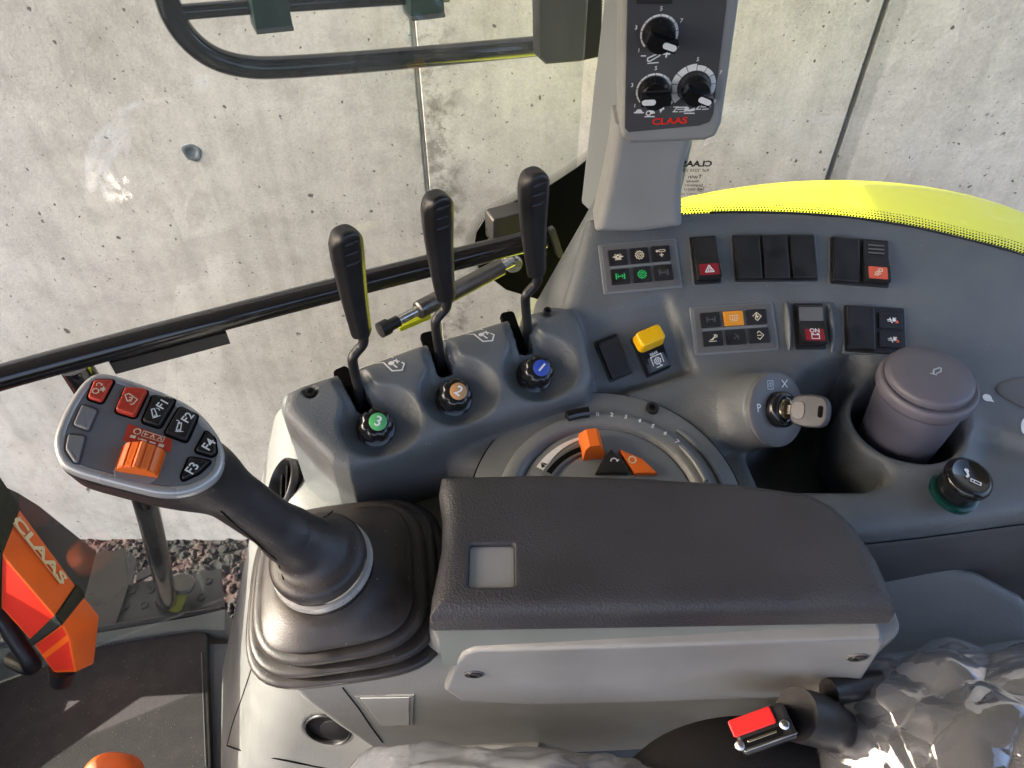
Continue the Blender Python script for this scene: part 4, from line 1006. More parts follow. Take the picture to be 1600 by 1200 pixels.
# silver rim and grey face
rim0, rim1 = inset(outl, -.0004), inset(outl, .0048)
rs = []
for o_, c in ((rim0, -.005), (rim0, .0000), (inset(outl, .0008), .0012), (inset(outl, .0022), .0019), (inset(outl, .0038), .0018), (rim1, .0010)):
    rs.append(HF.pts(np.column_stack([o_, np.full(len(o_), c)])))
v, f = rings(rs, False, False); mk('silver_rim', v, f, 'silver_trim', joy, 60)
v, f = prism(HF, rim1, -.003, .0014, .0006); fp_ = mk('face_plate', v, f, 'face_plate', joy, 40)
TXT = R(66)
def round_poly(p, r, n=4):
    out = []
    for i in range(len(p)):
        a, b_, c = p[i - 1], p[i], p[(i + 1) % len(p)]; u, w = unit(a - b_), unit(c - b_); k = min(r, .45 * np.linalg.norm(a - b_), .45 * np.linalg.norm(c - b_))
        for j in range(n + 1):
            s = j / n; out.append((1 - s) ** 2 * (b_ + u * k) + 2 * s * (1 - s) * b_ + s * s * (b_ + w * k))
    return np.array(out)
def hbtn(name, poly, m_, h=.0040, sm=1, lab=None):
    ol = smooth_poly(smooth_poly(inset(hl(poly), .0006), 1), 1) if sm == 9 else round_poly(inset(hl(poly), .0006), .0022) if sm == 1 else inset(hl(poly), .0004)
    ol2 = inset(ol, -.0010)
    v, f = prism(HF, ol2, -.001, .0019, .0004); mk('button_recess', v, f, 'dark_void' if m_ != 'grey_button' else 'panel_face', fp_, 40)
    v, f = prism(HF, ol, -.001, h, .0012, 3, .0004); o = mk(name, v, f, m_, fp_, 40)
    c = ol.mean(0); return HF.sub(c[0], c[1], h)
f_ = hbtn('push_button', zq([(345, 140), (490, 140), (405, 300), (298, 265)]), 'red_button')
icon('button_icon', f_.sub(0, 0, 0, TXT - R(60)), .0044, [('c', gear(.42, 9, -.35, -.4), .11), ('l', arc(-.1, .6, .3, -20, 220, 7), .11), ('l', [(.2, .55), (.35, .75)], .1), ('l', [(.2, .05), (.75, .1)], .16), ('l', [(.2, -.2), (.75, -.15)], .16), ('l', [(.5, .4), (.55, -.45)], .12)], 'cream_print', fp_)
f_ = hbtn('push_button', zq([(540, 190), (700, 205), (612, 392), (472, 348)]), 'red_button', .0055)
icon('button_icon', f_, .0046, [('l', [(-.8, .5), (-.35, .75), (.8, .1), (.5, -.65), (.2, -.75)], .13), ('l', [(-.8, .5), (-.3, -.35), (0, -.3)], .13), ('l', [(-.2, .2), (.15, .25), (.2, .0), (-.1, -.15), (.2, -.3)], .12)], 'cream_print', fp_)
ARMI = [('c', [(-.55, .55), (-.15, .75), (.55, -.45), (.3, -.8), (-.05, -.65)], .17), ('c', arc(.28, -.5, .14, 0, 320, 7), .1), ('l', [(.0, -.95), (.95, -.35)], .14)]
f_ = hbtn('push_button', zq([(712, 233), (872, 266), (766, 452), (638, 410)]), 'switch_black', .0042)
text('button_print', f_.sub(.0022, .0040, 0, TXT), 'F1', .0072, 'white_print', fp_, bold=.015)
icon('button_icon', f_.sub(-.0012, -.0028, 0), .0038, ARMI + [('l', arc(.2, .4, .5, 100, 20, 6), .15)], 'white_print', fp_)
f_ = hbtn('push_button', zq([(882, 303), (1010, 366), (932, 542), (778, 482)]), 'switch_black', .0042)
text('button_print', f_.sub(.0024, .0038, 0, TXT), 'F2', .0072, 'white_print', fp_, bold=.015)
icon('button_icon', f_.sub(-.0010, -.0032, 0, R(-25)), .0038, ARMI + [('l', arc(-.8, .3, .5, 120, 20, 6), .15)], 'white_print', fp_)
f_ = hbtn('push_button', zq([(1048, 448), (1112, 510), (1125, 605), (1085, 630), (968, 594)]), 'switch_black', .0038)
text('button_print', f_.sub(0, 0, 0, TXT), 'F4', .0078, 'white_print', fp_, bold=.015)
f_ = hbtn('push_button', zq([(938, 618), (1095, 648), (1010, 730), (900, 780), (885, 750)]), 'switch_black', .0038)
text('button_print', f_.sub(0, 0, 0, TXT), 'F3', .0078, 'white_print', fp_, bold=.015)
hbtn('push_button', zq([(268, 290), (385, 328), (322, 474), (206, 432)]), 'grey_button', .0034)
hbtn('push_button', zq([(180, 476), (308, 488), (262, 672), (218, 668), (160, 580)]), 'grey_button', .0034)
ol = hl(zq([(565, 415), (838, 515), (828, 592), (528, 520)])); v, f = prism(HF, ol, .0, .0019, .0002); sp = mk('symbol_plate', v, f, 'red_button', fp_)
pf, pw, ph = quad_frame(zq([(565, 415), (838, 515), (828, 592), (528, 520)]), hc, hn)
icon('symbol_print', pf.sub(0, 0, .0020), .0052, [('c', arc(-1.45, .42, .36, 0, 330, 10), .12), ('c', [(-.85, .05), (-.85, .75), (1.55, .72), (1.55, .05)], .08), ('l', [(-.6, .4), (-.25, .4)], .14), ('l', [(-.5, .6), (-.62, .4), (-.5, .2)], .1), ('l', [(.1, .2), (.3, .6), (.5, .2)], .14), ('l', [(.9, .2), (1.1, .55)], .14), ('l', [(1.2, .55), (1.35, .2)], .12), ('f', [(-1.9, -.55), (-1.3, -.55), (-1.3, -.15), (-1.9, -.2)]), ('l', [(-1.0, -.3), (-.9, -.5)], .14), ('l', [(-.7, -.38), (-.1, -.38)], .2), ('l', [(.3, -.38), (.9, -.38)], .2), ('f', [(1.3, -.6), (1.9, -.6), (1.9, -.2), (1.3, -.2)])], 'cream_print', fp_, sy=.0050)
# orange thumb wheel in its well
wf, ww, wh = quad_frame(zq([(540, 562), (797, 600), (748, 762), (490, 712)]), hc, hn)
v, f = prism(wf.sub(-.001, -.0035), rrect(ww * 1.02, wh * 1.18, .006, 5), .0, .0020, .0004); mk('wheel_well', v, f, 'pillar_plastic', fp_, 40)
pr = []
for i in range(61):
    s = -1 + 2 * i / 60; r = .0105 * math.sqrt(max(0, 1 - (s * .93) ** 2)) + .0006
    r += .0011 * (abs((s * 2.6 + .5) % 1.0 - .5) < .42); r += .0022 * math.exp(-(s / .16) ** 2)
    pr.append((s * ww / 2, r))
vv = [[wf.P(a, b_ * wh / 2 * (1.0 - .04 * (abs(a) / ww)), c + (.001 if b_ > 0 else 0)) for a, c in [(-ww/2, -.002)] + pr + [(ww/2, -.002)]] for b_ in (-1, -.9, .9, 1)]
for k in (0, 3): vv[k] = [p - wf.n * .0012 for p in vv[k]]
v, f = rings(vv); mk('thumb_wheel', v, f, 'orange', joy, 32)
# collar: silver ring and black lip under the grip
v, f = lathe(CF, [(.0352, .002), (.0378, .0015), (.0386, -.0015), (.0384, -.0040), (.0365, -.0050)], 64, False, False); mk('collar_ring', v, f, 'silver_trim', joy, 50)
v, f = lathe(CF, [(.0372, -.0045), (.0380, -.0070), (.0372, -.0110), (.0340, -.0150), (.030, -.018)], 64, False, False); mk('collar_lip', v, f, 'gloss_black', joy, 50)
# bellows boot
def sq_ring(c, r, n_exp, tilt, N=72, yaw=R(8)):
    out = []
    for j in range(N):
        a = 2 * math.pi * j / N; ca, sa = math.cos(a), math.sin(a)
        rr = r / (abs(ca) ** n_exp + abs(sa) ** n_exp) ** (1 / n_exp)
        x, y = rr * math.cos(a + yaw), rr * math.sin(a + yaw)
        out.append(c + np.array([x, y, tilt[0] * x + tilt[1] * y]))
    return out
bc = np.array([-.138, .330, .704]); tc = CF.P(0, 0, -.014)
bprof = [(0.0, 0.0790, 3.90), (0.03, 0.0822, 3.90), (0.085, 0.0836, 3.90), (0.14, 0.0826, 3.90), (0.17, 0.0795, 3.90), (0.18, 0.0722, 3.80), (0.19, 0.0708, 3.80), (0.205, 0.0750, 3.80), (0.24, 0.0768, 3.80), (0.295, 0.0776, 3.70), (0.35, 0.0762, 3.70), (0.375, 0.0732, 3.60), (0.385, 0.0658, 3.50), (0.395, 0.0644, 3.40),
         (0.41, 0.0686, 3.30), (0.45, 0.0702, 3.30), (0.5, 0.0704, 3.20), (0.555, 0.0684, 3.10), (0.58, 0.0652, 3.00), (0.59, 0.0582, 2.90), (0.6, 0.0568, 2.80), (0.615, 0.0602, 2.80), (0.65, 0.0606, 3.70), (0.7, 0.0580, 2.80), (0.76, 0.0520, 2.60), (0.83, 0.0452, 2.40), (0.92, 0.0392, 2.10), (1.0, 0.0350, 2.00)]
rs = []
tz = np.array([-cax[0] / cax[2], -cax[1] / cax[2]])
for s, r, ne in bprof:
    w = s ** 1.5; c = bc + (tc - bc) * np.array([w, w, s]); rs.append(sq_ring(c, r, ne, tz * s ** 1.2 * .95))
# resample the profile smoothly
rs = np.array(rs); dense = []
for i in range(len(rs) - 1):
    for k in range(3): 
        a = k / 3; p0 = rs[max(i-1, 0)]; p1 = rs[i]; p2 = rs[i+1]; p3 = rs[min(i+2, len(rs)-1)]
        dense.append(.5 * (2*p1 + (p2-p0)*a + (2*p0-5*p1+4*p2-p3)*a*a + (3*p1-p0-3*p2+p3)*a**3))
dense.append(rs[-1])
v, f = rings([list(r) for r in dense], False, False); mk('rubber_boot', v, f, 'rubber', joy, 70)

# ------------------------------------------------------------------ three control levers
def head_sdf(P):
    # P in lever space: x across, y depth (towards -y is the driver), z up from the slot
    z = P[:, 2]; s = np.clip((z - .048) / .110, 0, 1)
    w = .0094 + .0038 * np.clip(s / .75, 0, 1); th = .0070 + .0028 * np.clip(s / .8, 0, 1)
    cx = .0105 - .004 * s; cy = -.002 - .010 * (s - .25) ** 2 * 1.6
    x = P[:, 0] - cx; y = P[:, 1] - cy
    top = z - (.158 - .010 * (np.abs(x) / .014) ** 2.2)
    ax, ay = np.abs(x) - w, np.abs(y) - th
    ch = (np.abs(x) + np.abs(y) - (w + th) + .0058) * .7071
    d = smax(smax(ax, ay, .0015), ch, .0016)
    d = smax(smax(d, top, .006), .048 - z + .3 * np.maximum(0, x - .003), .004)
    for k in range(3):
        zc = .1490 - k * .0100
        g_ = np.sqrt(((x - .001) / .0068) ** 2 + ((y + th) / .0012) ** 2 + ((z - zc - .10 * x) / .0011) ** 2) - 1
        d = smax(d, -g_ * .0011, .0006)
    return d
lever_labels = ['black control lever nearest the joystick, above the green number three knob', 'middle black control lever, above the tan number two knob', 'tallest-standing black control lever by the window pillar, above the blue number one knob']
proto = None
for i, sf in enumerate(slot_fr):
    base = sf.P(0, 0, .0) + np.array([(.005, .001, .007)[i], 0, (-.004, -.003, .002)[i]])
    if proto is None:
        root = empty('control_lever', (0, 0, 0))
        sdf_mesh('lever_head', head_sdf, (-.02, -.035, .035), (.035, .025, .17), .0013, 'black_plastic', root)
        pth = spline([(0, .001, -.040), (0, 0, -.01), (-.001, 0, .018), (.000, 0, .027), (.005, 0, .0325), (.0095, -.001, .037), (.0115, -.002, .044), (.0115, -.002, .056)], 6)
        v, f = tube(pth, .0045, 14); mk('lever_rod', v, f, 'black_plastic', root, 60)
        proto = root
    else:
        root = proto.copy(); COL.objects.link(root)
        for ch in proto.children:
            c = ch.copy(); COL.objects.link(c); c.parent = root
    root.location = tuple(base); root.rotation_euler = (R(-3), R((2.5, 1.0, -1.5)[i]), R((34, 30, 26)[i]))
    tag(root, lever_labels[i], 'lever', 'control levers on the lever block')

# ------------------------------------------------------------------ window pillar and the control panel on it
cab_ = empty('tractor_cab', (0, 0, 0)); tag(cab_, 'glazed tractor cab shell with railed glass door, blue-grey pillar and rear side window', 'tractor cab')
pp = [at_y(936, 0, .775)[:2] + np.array([0, 0]), np.array([.108, .735]), np.array([.15, .715]), np.array([.19, .735]), np.array([.20, .80]), np.array([.17, .86]), np.array([.105, .85])]
pp[0] = np.array([.0865, .775])
def pil_sdf(P):
    q = P.copy(); k = np.clip((P[:, 2] - .80) / .3, 0, 1)
    q[:, 0] = P[:, 0] - .010 * k + .006
    return smax(poly2(q[:, :2], pp), np.abs(P[:, 2] - 1.20) - .42, .01)
sdf_mesh('window_pillar', pil_sdf, (.05, .68, .80), (.24, .90, 1.64), .006, 'pillar_plastic', cab_)['label'] = 'blue-grey trim pillar'

pcp = empty('pillar_control_panel', (.13, .66, .86)); tag(pcp, 'upright control panel with three rotary knobs on a silver-grey stalk', 'control panel')
PY = .652
def PY_(x, y): return at_y(x, y, PY)
stalk = [PY_(x, y)[[0, 2]] for x, y in ((928, 352), (1000, 352), (1063, 344), (1064, 300), (1068, 260), (1084, 215), (1100, 190), (1000, 190), (962, 196), (956, 240), (945, 290), (934, 330))]
def stalk_sdf(P):
    return ext(poly2(P[:, [0, 2]], stalk), P[:, 1] - .15 * (P[:, 2] - .95), PY - .002, PY + .045, .009)
sdf_mesh('stalk', stalk_sdf, (.05, .62, .80), (.23, .78, 1.00), .003, 'silver_plastic', pcp)
hq = [(966, 208), (1112, 203), (1122, 180), (1148, -20), (1148, -60), (972, -60)]
hs_ = [PY_(x, y)[[0, 2]] for x, y in ((968, 196), (980, 208), (1095, 203), (1112, 196), (1121, 176), (1148, -20), (1158, -110), (970, -110))]
def hous_sdf(P): return ext(poly2(P[:, [0, 2]], hs_), P[:, 1], PY - .022, PY + .035, .0055)
sdf_mesh('housing', hous_sdf, (.06, .61, .90), (.24, .71, 1.18), .0028, 'silver_plastic', pcp)
FYp = PY - .0222
def PF_(x, y): return at_y(x, y, FYp)
pf = Frame(PF_(1055, 100), (1, 0, 0), (0, -1, 0))
fo = [PF_(x, y) for x, y in ((976, 200), (982, 206), (1092, 196), (1108, 190), (1114, 178), (1138, -20), (1148, -110), (982, -110))]
v, f = prism(pf, [pf.loc(q[None])[0][:2] for q in fo], -.003, .0010, .0006); pfm = mk('panel_face', v, f, 'panel_face', pcp, 40)
def dial_knob(x, y, rk, rin, rout, point_to, size):
    k = Frame(PF_(x, y) + np.array([0, -.001, 0]), (1, 0, 0), (0, -1, 0))
    sc = MB()
    for i in range(10):
        a0 = 225 - 27 * i; w_ = (rout - rin) * (.55 + .05 * i if size == 0 else (1 - .04 * i if i > 4 else 1))
        a1 = a0 - 25.0; n = 6
        r1 = rin + w_
        ring = [[k.P(*pb(rin, a0 + (a1-a0)*j/n), .0003), k.P(*pb(r1, a0 + (a1-a0)*j/n), .0003)] for j in range(n + 1)]
        vv, ff = rings(ring, False, False, False); sc.add(vv, ff)
    sc.build('scale_print', 'white_print', pfm)
    for t_, a in (('1', 222), ('3', 165), ('5', 92), ('7', 32), ('9', -32)):
        text('scale_number', k.sub(*pb(rout + .0036, a), .0003), t_, .0046, 'white_print', pfm, bold=.02)
    kk_prof = [(rk * 1.06, -.001), (rk * 1.06, .003), (rk * .98, .005), (rk * .96, .011), (rk * .88, .0135), (rk * .3, .014), (.0002, .014)]
    v, f = lathe(k, kk_prof, 40, False, False); kb_ = mk('rotary_knob', v, f, 'gloss_black', pfm, 45)
    a = R(point_to); bf = k.sub(0, 0, .0135, a)
    pr = [(-rk * .40, 0), (-rk * .30, .0075), (rk * .30, .0075), (rk * .40, 0)]
    v, f = extrude_profile(bf.sub(rk * .03, 0), pr, rk * 1.96); mk('knob_bar', v, f, 'gloss_black', kb_, 35)
    v, f = prism(bf.sub(rk * .52, 0), rrect(rk * .92, rk * .40, rk * .19, 4), .006, .0081, .0003); mk('pointer_mark', v, f, 'white_print', kb_)
    return kb_
kb1 = dial_knob(1029, 52, .0125, .0135, .0158, -18, 0); kb1['label'] = 'upper rotary knob'
kb2 = dial_knob(1021, 141, .0125, .0135, .0158, 182, 0); kb2['label'] = 'lower left rotary knob with pale pointer'
kb3 = dial_knob(1084, 135, .0125, .0142, .0198, -22, 1); kb3['label'] = 'lower right rotary knob with broad white scale'
def pico(x, y, s, items): icon('panel_print', Frame(PF_(x, y) + np.array([0, -.0013, 0]), (1, 0, 0), (0, -1, 0)), s, items, 'white_print', pfm)
pico(1021, 89, .0048, [('c', [(-1, -.5), (-1, -.05), (.7, .75), (1, .4), (-.6, -.6)], .22), ('l', [(-.9, -.95), (.9, -.8)], .2), ('f', [(.9, .2), (1.5, .9), (.7, .95)])])
pico(1005, 86, .002, [('l', [(-.9, 0), (.9, 0)], .5)]); pico(1041, 83, .0026, [('l', [(-1, 0), (1, 0)], .5), ('l', [(0, -1), (0, 1)], .5)])
pico(998, 174, .0032, [('f', arc(0, 0, .9, 0, 180, 9)), ('l', [(-1.2, -.1), (1.2, -.1)], .4)])
pico(1016, 173, .0048, [('c', arc(-.3, -.3, .42, 0, 320, 8), .22), ('l', [(-.9, -.95), (.8, -.95)], .2), ('f', [(-.3, .2), (.2, .9), (.6, .1), (.9, -.3), (.1, -.5)])])
pico(1033, 170, .0034, [('f', [(-.9, .4), (-.2, .2), (.3, .9), (.8, .2), (.2, -.2), (-.1, -.9), (-.5, 0)])])
for x, y in ((1060, 170), (1096, 166)):
    text('panel_print', Frame(PF_(x - 5, y) + np.array([0, -.0013, 0]), (1, 0, 0), (0, -1, 0)), 'Z', .0072, 'white_print', pfm, bold=.02)
    pico(x + 5, y - 1, .0036, [('l', [(-1, .4), (1.2, .5)], .3), ('l', [(-1, -.1), (1.2, 0)], .22), ('l', [(-.5, -.7), (.9, -.6)], .22)])
pico(1077, 170, .0046, [('f', [(-1, -.3), (-.9, .4), (-.2, .5), (-.1, 0), (.9, .4), (1, -.2), (.1, -.35)]), ('l', [(-.9, -.7), (1, -.7)], .22)])
text('brand_print', Frame(PF_(1046, 188) + np.array([0, -.0014, 0]), unit((1, 0, .05)), (0, -1, 0)), 'CLAAS', .0082, 'red_print', pfm, sx=1.25, bold=.035)
v, f = box(Frame(PF_(1022, 1) + np.array([0, -.0008, 0]), (1, 0, 0), (0, -1, 0)), .028, .0042, -.001, .0010, .0004, .001); mk('panel_slot', v, f, 'switch_black', pfm, 40)

# ------------------------------------------------------------------ door: glass, handrail, frame
m, nt, b = node_mat('cab_glass')
nt.nodes.remove(b); out = nt.nodes['Material Output']
tr = nt.nodes.new('ShaderNodeBsdfTransparent'); tr.inputs[0].default_value = (.945, .97, .955, 1)
gl = nt.nodes.new('ShaderNodeBsdfGlossy'); gl.inputs['Roughness'].default_value = .015
lw_ = nt.nodes.new('ShaderNodeLayerWeight'); lw_.inputs[0].default_value = .5
pw_ = nt.nodes.new('ShaderNodeMath'); pw_.operation = 'POWER'; pw_.inputs[1].default_value = 5; nt.links.new(lw_.outputs['Facing'], pw_.inputs[0])
fz = nt.nodes.new('ShaderNodeMath'); fz.operation = 'MULTIPLY_ADD'; fz.inputs[1].default_value = .95; fz.inputs[2].default_value = .06; nt.links.new(pw_.outputs[0], fz.inputs[0])
mxs = nt.nodes.new('ShaderNodeMixShader'); nt.links.new(fz.outputs[0], mxs.inputs[0]); nt.links.new(tr.outputs[0], mxs.inputs[1]); nt.links.new(gl.outputs[0], mxs.inputs[2]); dfm = nt.nodes.new('ShaderNodeBsdfDiffuse'); dfm.inputs[0].default_value = (.62, .64, .61, 1)   # thin dust film on the pane
mx2 = nt.nodes.new('ShaderNodeMixShader'); gd = nt.nodes.new('ShaderNodeNewGeometry'); nd_ = nt.nodes.new('ShaderNodeTexNoise'); nd_.inputs['Scale'].default_value = 3.5; nd_.inputs['Detail'].default_value = 7; nd_.inputs['Distortion'].default_value = .8; nt.links.new(gd.outputs['Position'], nd_.inputs['Vector'])
md_ = nt.nodes.new('ShaderNodeMapRange'); md_.inputs[1].default_value = .35; md_.inputs[2].default_value = .75; md_.inputs[3].default_value = .025; md_.inputs[4].default_value = .11; nt.links.new(nd_.outputs['Fac'], md_.inputs[0]); nt.links.new(md_.outputs[0], mx2.inputs[0])
nt.links.new(mxs.outputs[0], mx2.inputs[1]); nt.links.new(dfm.outputs[0], mx2.inputs[2]); nt.links.new(mx2.outputs[0], out.inputs[0])

bar_pts = [at_z(x, y, .75) for x, y in ((-60, 610), (0, 590), (200, 536), (420, 479), (620, 428), (812, 380), (850, 371))]
dn = np.array([math.sin(YAW), -math.cos(YAW), 0]); dp0 = at_z(400, 484, .75) - dn * .07
def G_(x, y, off=0.0): return on_plane(x, y, dp0 - dn * off, dn)
DF = Frame(dp0, uB, dn)
gx = DF.loc(np.array([.115, .82, .8])[None])[0][0]
ol = [(-1.3, -.62), (gx - .12, -.62), (gx - .02, -.58), (gx, -.50), (gx, .80), (-1.3, .80)]
v, f = prism(DF, [(a, b_) for a, b_ in ol], -.004, 0, 0); door = mk('cab_door', v, f, 'cab_glass', cab_); door['label'] = 'large glass door pane with long black handrail'
v, f = tube(spline(bar_pts, 6), .0135, 20); mk('handrail', v, f, 'black_paint', door, 60)
# latch plate under the rail
lb = MB()
for q0, q1, q2, q3 in (((163, 553), (345, 500), (354, 520), (172, 568)), ((212, 545), (352, 512), (350, 530), (218, 553))):
    c = [at_z(*q, .735) for q in (q0, q1, q2, q3)]; vv = c + [p - np.array([0, 0, .016]) for p in c]
    lb.add(vv, [(0, 1, 2, 3), (7, 6, 5, 4), (0, 4, 5, 1), (1, 5, 6, 2), (2, 6, 7, 3), (3, 7, 4, 0)])
    break
lb.build('latch_plate', 'black_plastic', door, 30)
# black printed corner with its dotted edge, on the glass
corner = [(938, 232), (900, 262), (860, 288), (820, 306), (785, 322), (758, 340), (744, 362), (738, 392), (748, 420), (790, 452), (850, 470), (935, 470)]
cl = [DF.loc(G_(*q, 0)[None])[0] for q in corner]
v = [DF.P(q[0], q[1], .0010) for q in cl]; mk('corner_print', v, [tuple(range(len(v)))], 'dark_void', door)
dots = MB()
def dot(fr, x, y, r, c): dots.add([fr.P(x + r * math.cos(k * math.pi / 3), y + r * math.sin(k * math.pi / 3), c) for k in range(6)], [tuple(range(6))])
edge = np.array([q[:2] for q in cl[:9]]); edge = spline(np.column_stack([edge, np.zeros(len(edge))]), 40)[:, :2]
seg = np.linalg.norm(np.diff(edge, axis=0), axis=1); s_ = np.concatenate([[0], np.cumsum(seg)]); cen = np.mean([q[:2] for q in cl], 0)
for row in range(5):
    for d_ in np.arange((row % 2) * .0015, s_[-1], .0030):
        p = np.array([np.interp(d_, s_, edge[:, 0]), np.interp(d_, s_, edge[:, 1])]); p2 = np.array([np.interp(d_ + .002, s_, edge[:, 0]), np.interp(d_ + .002, s_, edge[:, 1])])
        t_ = unit(p2 - p + 1e-9); n_ = np.array([-t_[1], t_[0]]); n_ = n_ if np.dot(n_, p - cen) > 0 else -n_
        q = p + n_ * (.0012 + row * .0026); dot(DF, q[0], q[1], .00125 - .00013 * row, .0012)
e2 = DF.loc(G_(932, 240)[None])[0]
for row in range(4):
    for k in range(120):
        dot(DF, e2[0] - .002 - row * .0026, e2[1] + k * .0030 + (row % 2) * .0015, .00115 - .00012 * row, .0012)
o = dots.build('dotted_print', 'black_plastic', door); o['kind'] = 'stuff'
# hinge block and arm in the black corner
hb = Frame(G_(790, 350, -.03), uB, dn); v, f = box(hb, .045, .040, -.012, .012, .003, .004); hg = mk('hinge_block', v, f, 'dull_steel', door, 40)
hb = Frame(G_(868, 378, -.05), unit(np.array([.35, .0, -1])), dn); v, f = box(hb, .05, .008, -.004, .004, .001, .002); mk('hinge_arm', v, f, 'dull_steel', door, 40)
hb = Frame(G_(800, 408, -.05), uB, dn); v, f = lathe(hb, [(.012, -.01), (.012, .008), (.009, .012), (.0002, .012)], 24, True, False); mk('strut_eye', v, f, 'steel', door, 45)

strut = empty('gas_strut', at_t(690, 470, .84)); tag(strut, 'dull steel gas strut slanting behind the middle lever', 'strut')
s0, s1 = at_t(600, 513, .800), at_t(800, 408, .885); sd = s1 - s0
v, f = tube([s0 + sd * .24, s0 + sd * .25, s0 + sd * .85, s0 + sd * .90, s0 + sd * .905], [.008, .0100, .0100, .0100, .006], 20); mk('cylinder', v, f, 'dull_steel', strut, 40)
v, f = tube([s0 + sd * .06, s0 + sd * .26], .0052, 14); mk('piston_rod', v, f, 'steel', strut, 50)
v, f = tube([s0 + sd * .90, s0 + sd * 1.0], .0060, 14); mk('rear_rod', v, f, 'steel', strut, 50)
v, f = tube([s0 - sd * .035, s0 - sd * .03, s0 + sd * .03, s0 + sd * .035, s0 + sd * .10, s0 + sd * .105], [.006, .0085, .0085, .0065, .0065, .005], 18); mk('ball_socket', v, f, 'black_plastic', strut, 40)
# yellow mark: painted frame rail just below the strut, outside the glass
yr = empty('frame_rail', at_t(640, 505, .93)); tag(yr, 'lime yellow painted frame rail showing below the gas strut', 'rail')
a, b_ = at_t(622, 512, .90), at_t(672, 491, .91); ud = unit(b_ - a); fr = Frame((a + b_) / 2, ud, np.cross(ud, (0, 0, 1)) * 1.0)
v, f = box(fr, np.linalg.norm(b_ - a), .007, -.005, .005, .001, .003); mk('rail_body', v, f, 'fender_paint', yr, 40)

# mirror bracket outside, above
up = empty('mirror_bracket', (-.2, .95, .9)); tag(up, 'black tubular bracket with dark green clamps outside the upper door glass', 'bracket')
def U_(x, y): return G_(x, y, .20)
v, f = tube(spline([U_(*q) for q in ((238, -90), (256, -20), (272, 28), (300, 66), (338, 92), (385, 104), (440, 105), (560, 97), (700, 85), (850, 71))], 8), .0135, 20); mk('bracket_tube', v, f, 'black_paint', up, 60)
v, f = tube([U_(284, 19), U_(400, 10), U_(700, -8)], .0085, 16); mk('cross_tube', v, f, 'black_paint', up, 60)
for q in ([(384, -40), (440, -40), (455, 38), (397, 44)], [(634, -60), (686, -60), (690, 18), (637, 24)]):
    c = [G_(x, y, .185) for x, y in q]; cc = sum(c) / 4; fr = Frame(cc, c[1] - c[0], dn); ol = [fr.loc(p[None])[0][:2] for p in c]
    v, f = prism(fr, ol, -.02, .012, .002); cm = mk('clamp', v, f, 'green_paint', up, 40)
    v, f = box(Frame((c[2] + c[3]) / 2, c[2] - c[3], dn), np.linalg.norm(c[2] - c[3]) * 1.0, .006, -.02, .0135, .001); mk('clamp_edge', v, f, 'bezel_plastic', cm, 40)
c = [G_(x, y, .17) for x, y in ((836, -60), (936, -60), (934, 84), (900, 92), (848, 96), (838, 86))]; fr = Frame(sum(c) / 6, uB, dn)
v, f = prism(fr, inset([fr.loc(p[None])[0][:2] for p in c], 0), -.01, .012, .003); mk('bracket_plate', v, f, 'switch_black', up, 40)

# ------------------------------------------------------------------ rear side window following the console rim
rim = np.array([S_(*q) for q in ((1020, 338), (1130, 334), (1230, 335), (1330, 342), (1430, 357), (1520, 378), (1600, 400), (1760, 463), (1900, 518), (2050, 592))]); rim = spline(rim, 12)
outw = np.array([0, .010, -.008])
g0 = [p + outw for p in rim]
v, f = rings([[p + np.array([0, 0, z]) for p in g0] for z in (-.03, .12, .30, .75)], False, False, False); rw = mk('rear_side_window', v, f, 'cab_glass', cab_, 60); rw['label'] = 'curved rear side window with dotted lower edge'
dots = MB(); seg = np.linalg.norm(np.diff(rim, axis=0), axis=1); s_ = np.concatenate([[0], np.cumsum(seg)])
for row in range(5):
    for d_ in np.arange((row % 2) * .0016, s_[-1] - .01, .0032):
        p, p2 = [np.array([np.interp(d_ + e_, s_, rim[:, k]) for k in range(3)]) for e_ in (0, .003)]
        fr = Frame(p + outw + np.array([0, -.0012, 0]), p2 - p, np.cross(p2 - p, (0, 0, 1)) * 1.0)
        r = .00135 - .00017 * row
        dots.add([fr.P(r * math.cos(k * math.pi / 3), r * math.sin(k * math.pi / 3) + .004 + row * .0028, 0) for k in range(6)], [tuple(range(6))])
o = dots.build('dotted_print', 'black_plastic', rw); o['kind'] = 'stuff'
# black gasket
gk = [p + np.array([0, .006, -.004]) for p in rim[10:]]
v, f = tube(gk, .0030, 8); mk('gasket', v, f, 'black_plastic', rw, 60)
wy = np.interp(.19, [p[0] for p in g0], [p[1] for p in g0]) - .002
def W_(x, y): return at_y(x, y, wy)
for x, y, t_, s, bo in ((1089, 256, 'CLAAS', .0085, .04), (1086, 266, 'Ref  2235 226', .0042, .01), (1086, 276, 'Twin', .0060, .01), (1082, 283, 'blonde', .0038, .02), (1084, 289, 'lungitenert', .0036, .01), (1083, 296, '43R-000217', .0034, .01), (1084, 303, 'DOT 134 M1T AS1', .0032, .0)):
    text('glass_print', Frame(W_(x, y), (1, 0, 0), (0, -1, 0)), t_, s, 'switch_black', rw, bold=bo, mirror=True, sx=1.15)
icon('glass_print', Frame(W_(1095, 295), (1, 0, 0), (0, -1, 0)), .0032, [('c', arc(0, 0, .9, 0, 340, 14), .14), ('l', [(-.4, 0), (.4, 0)], .3)], 'switch_black', rw)

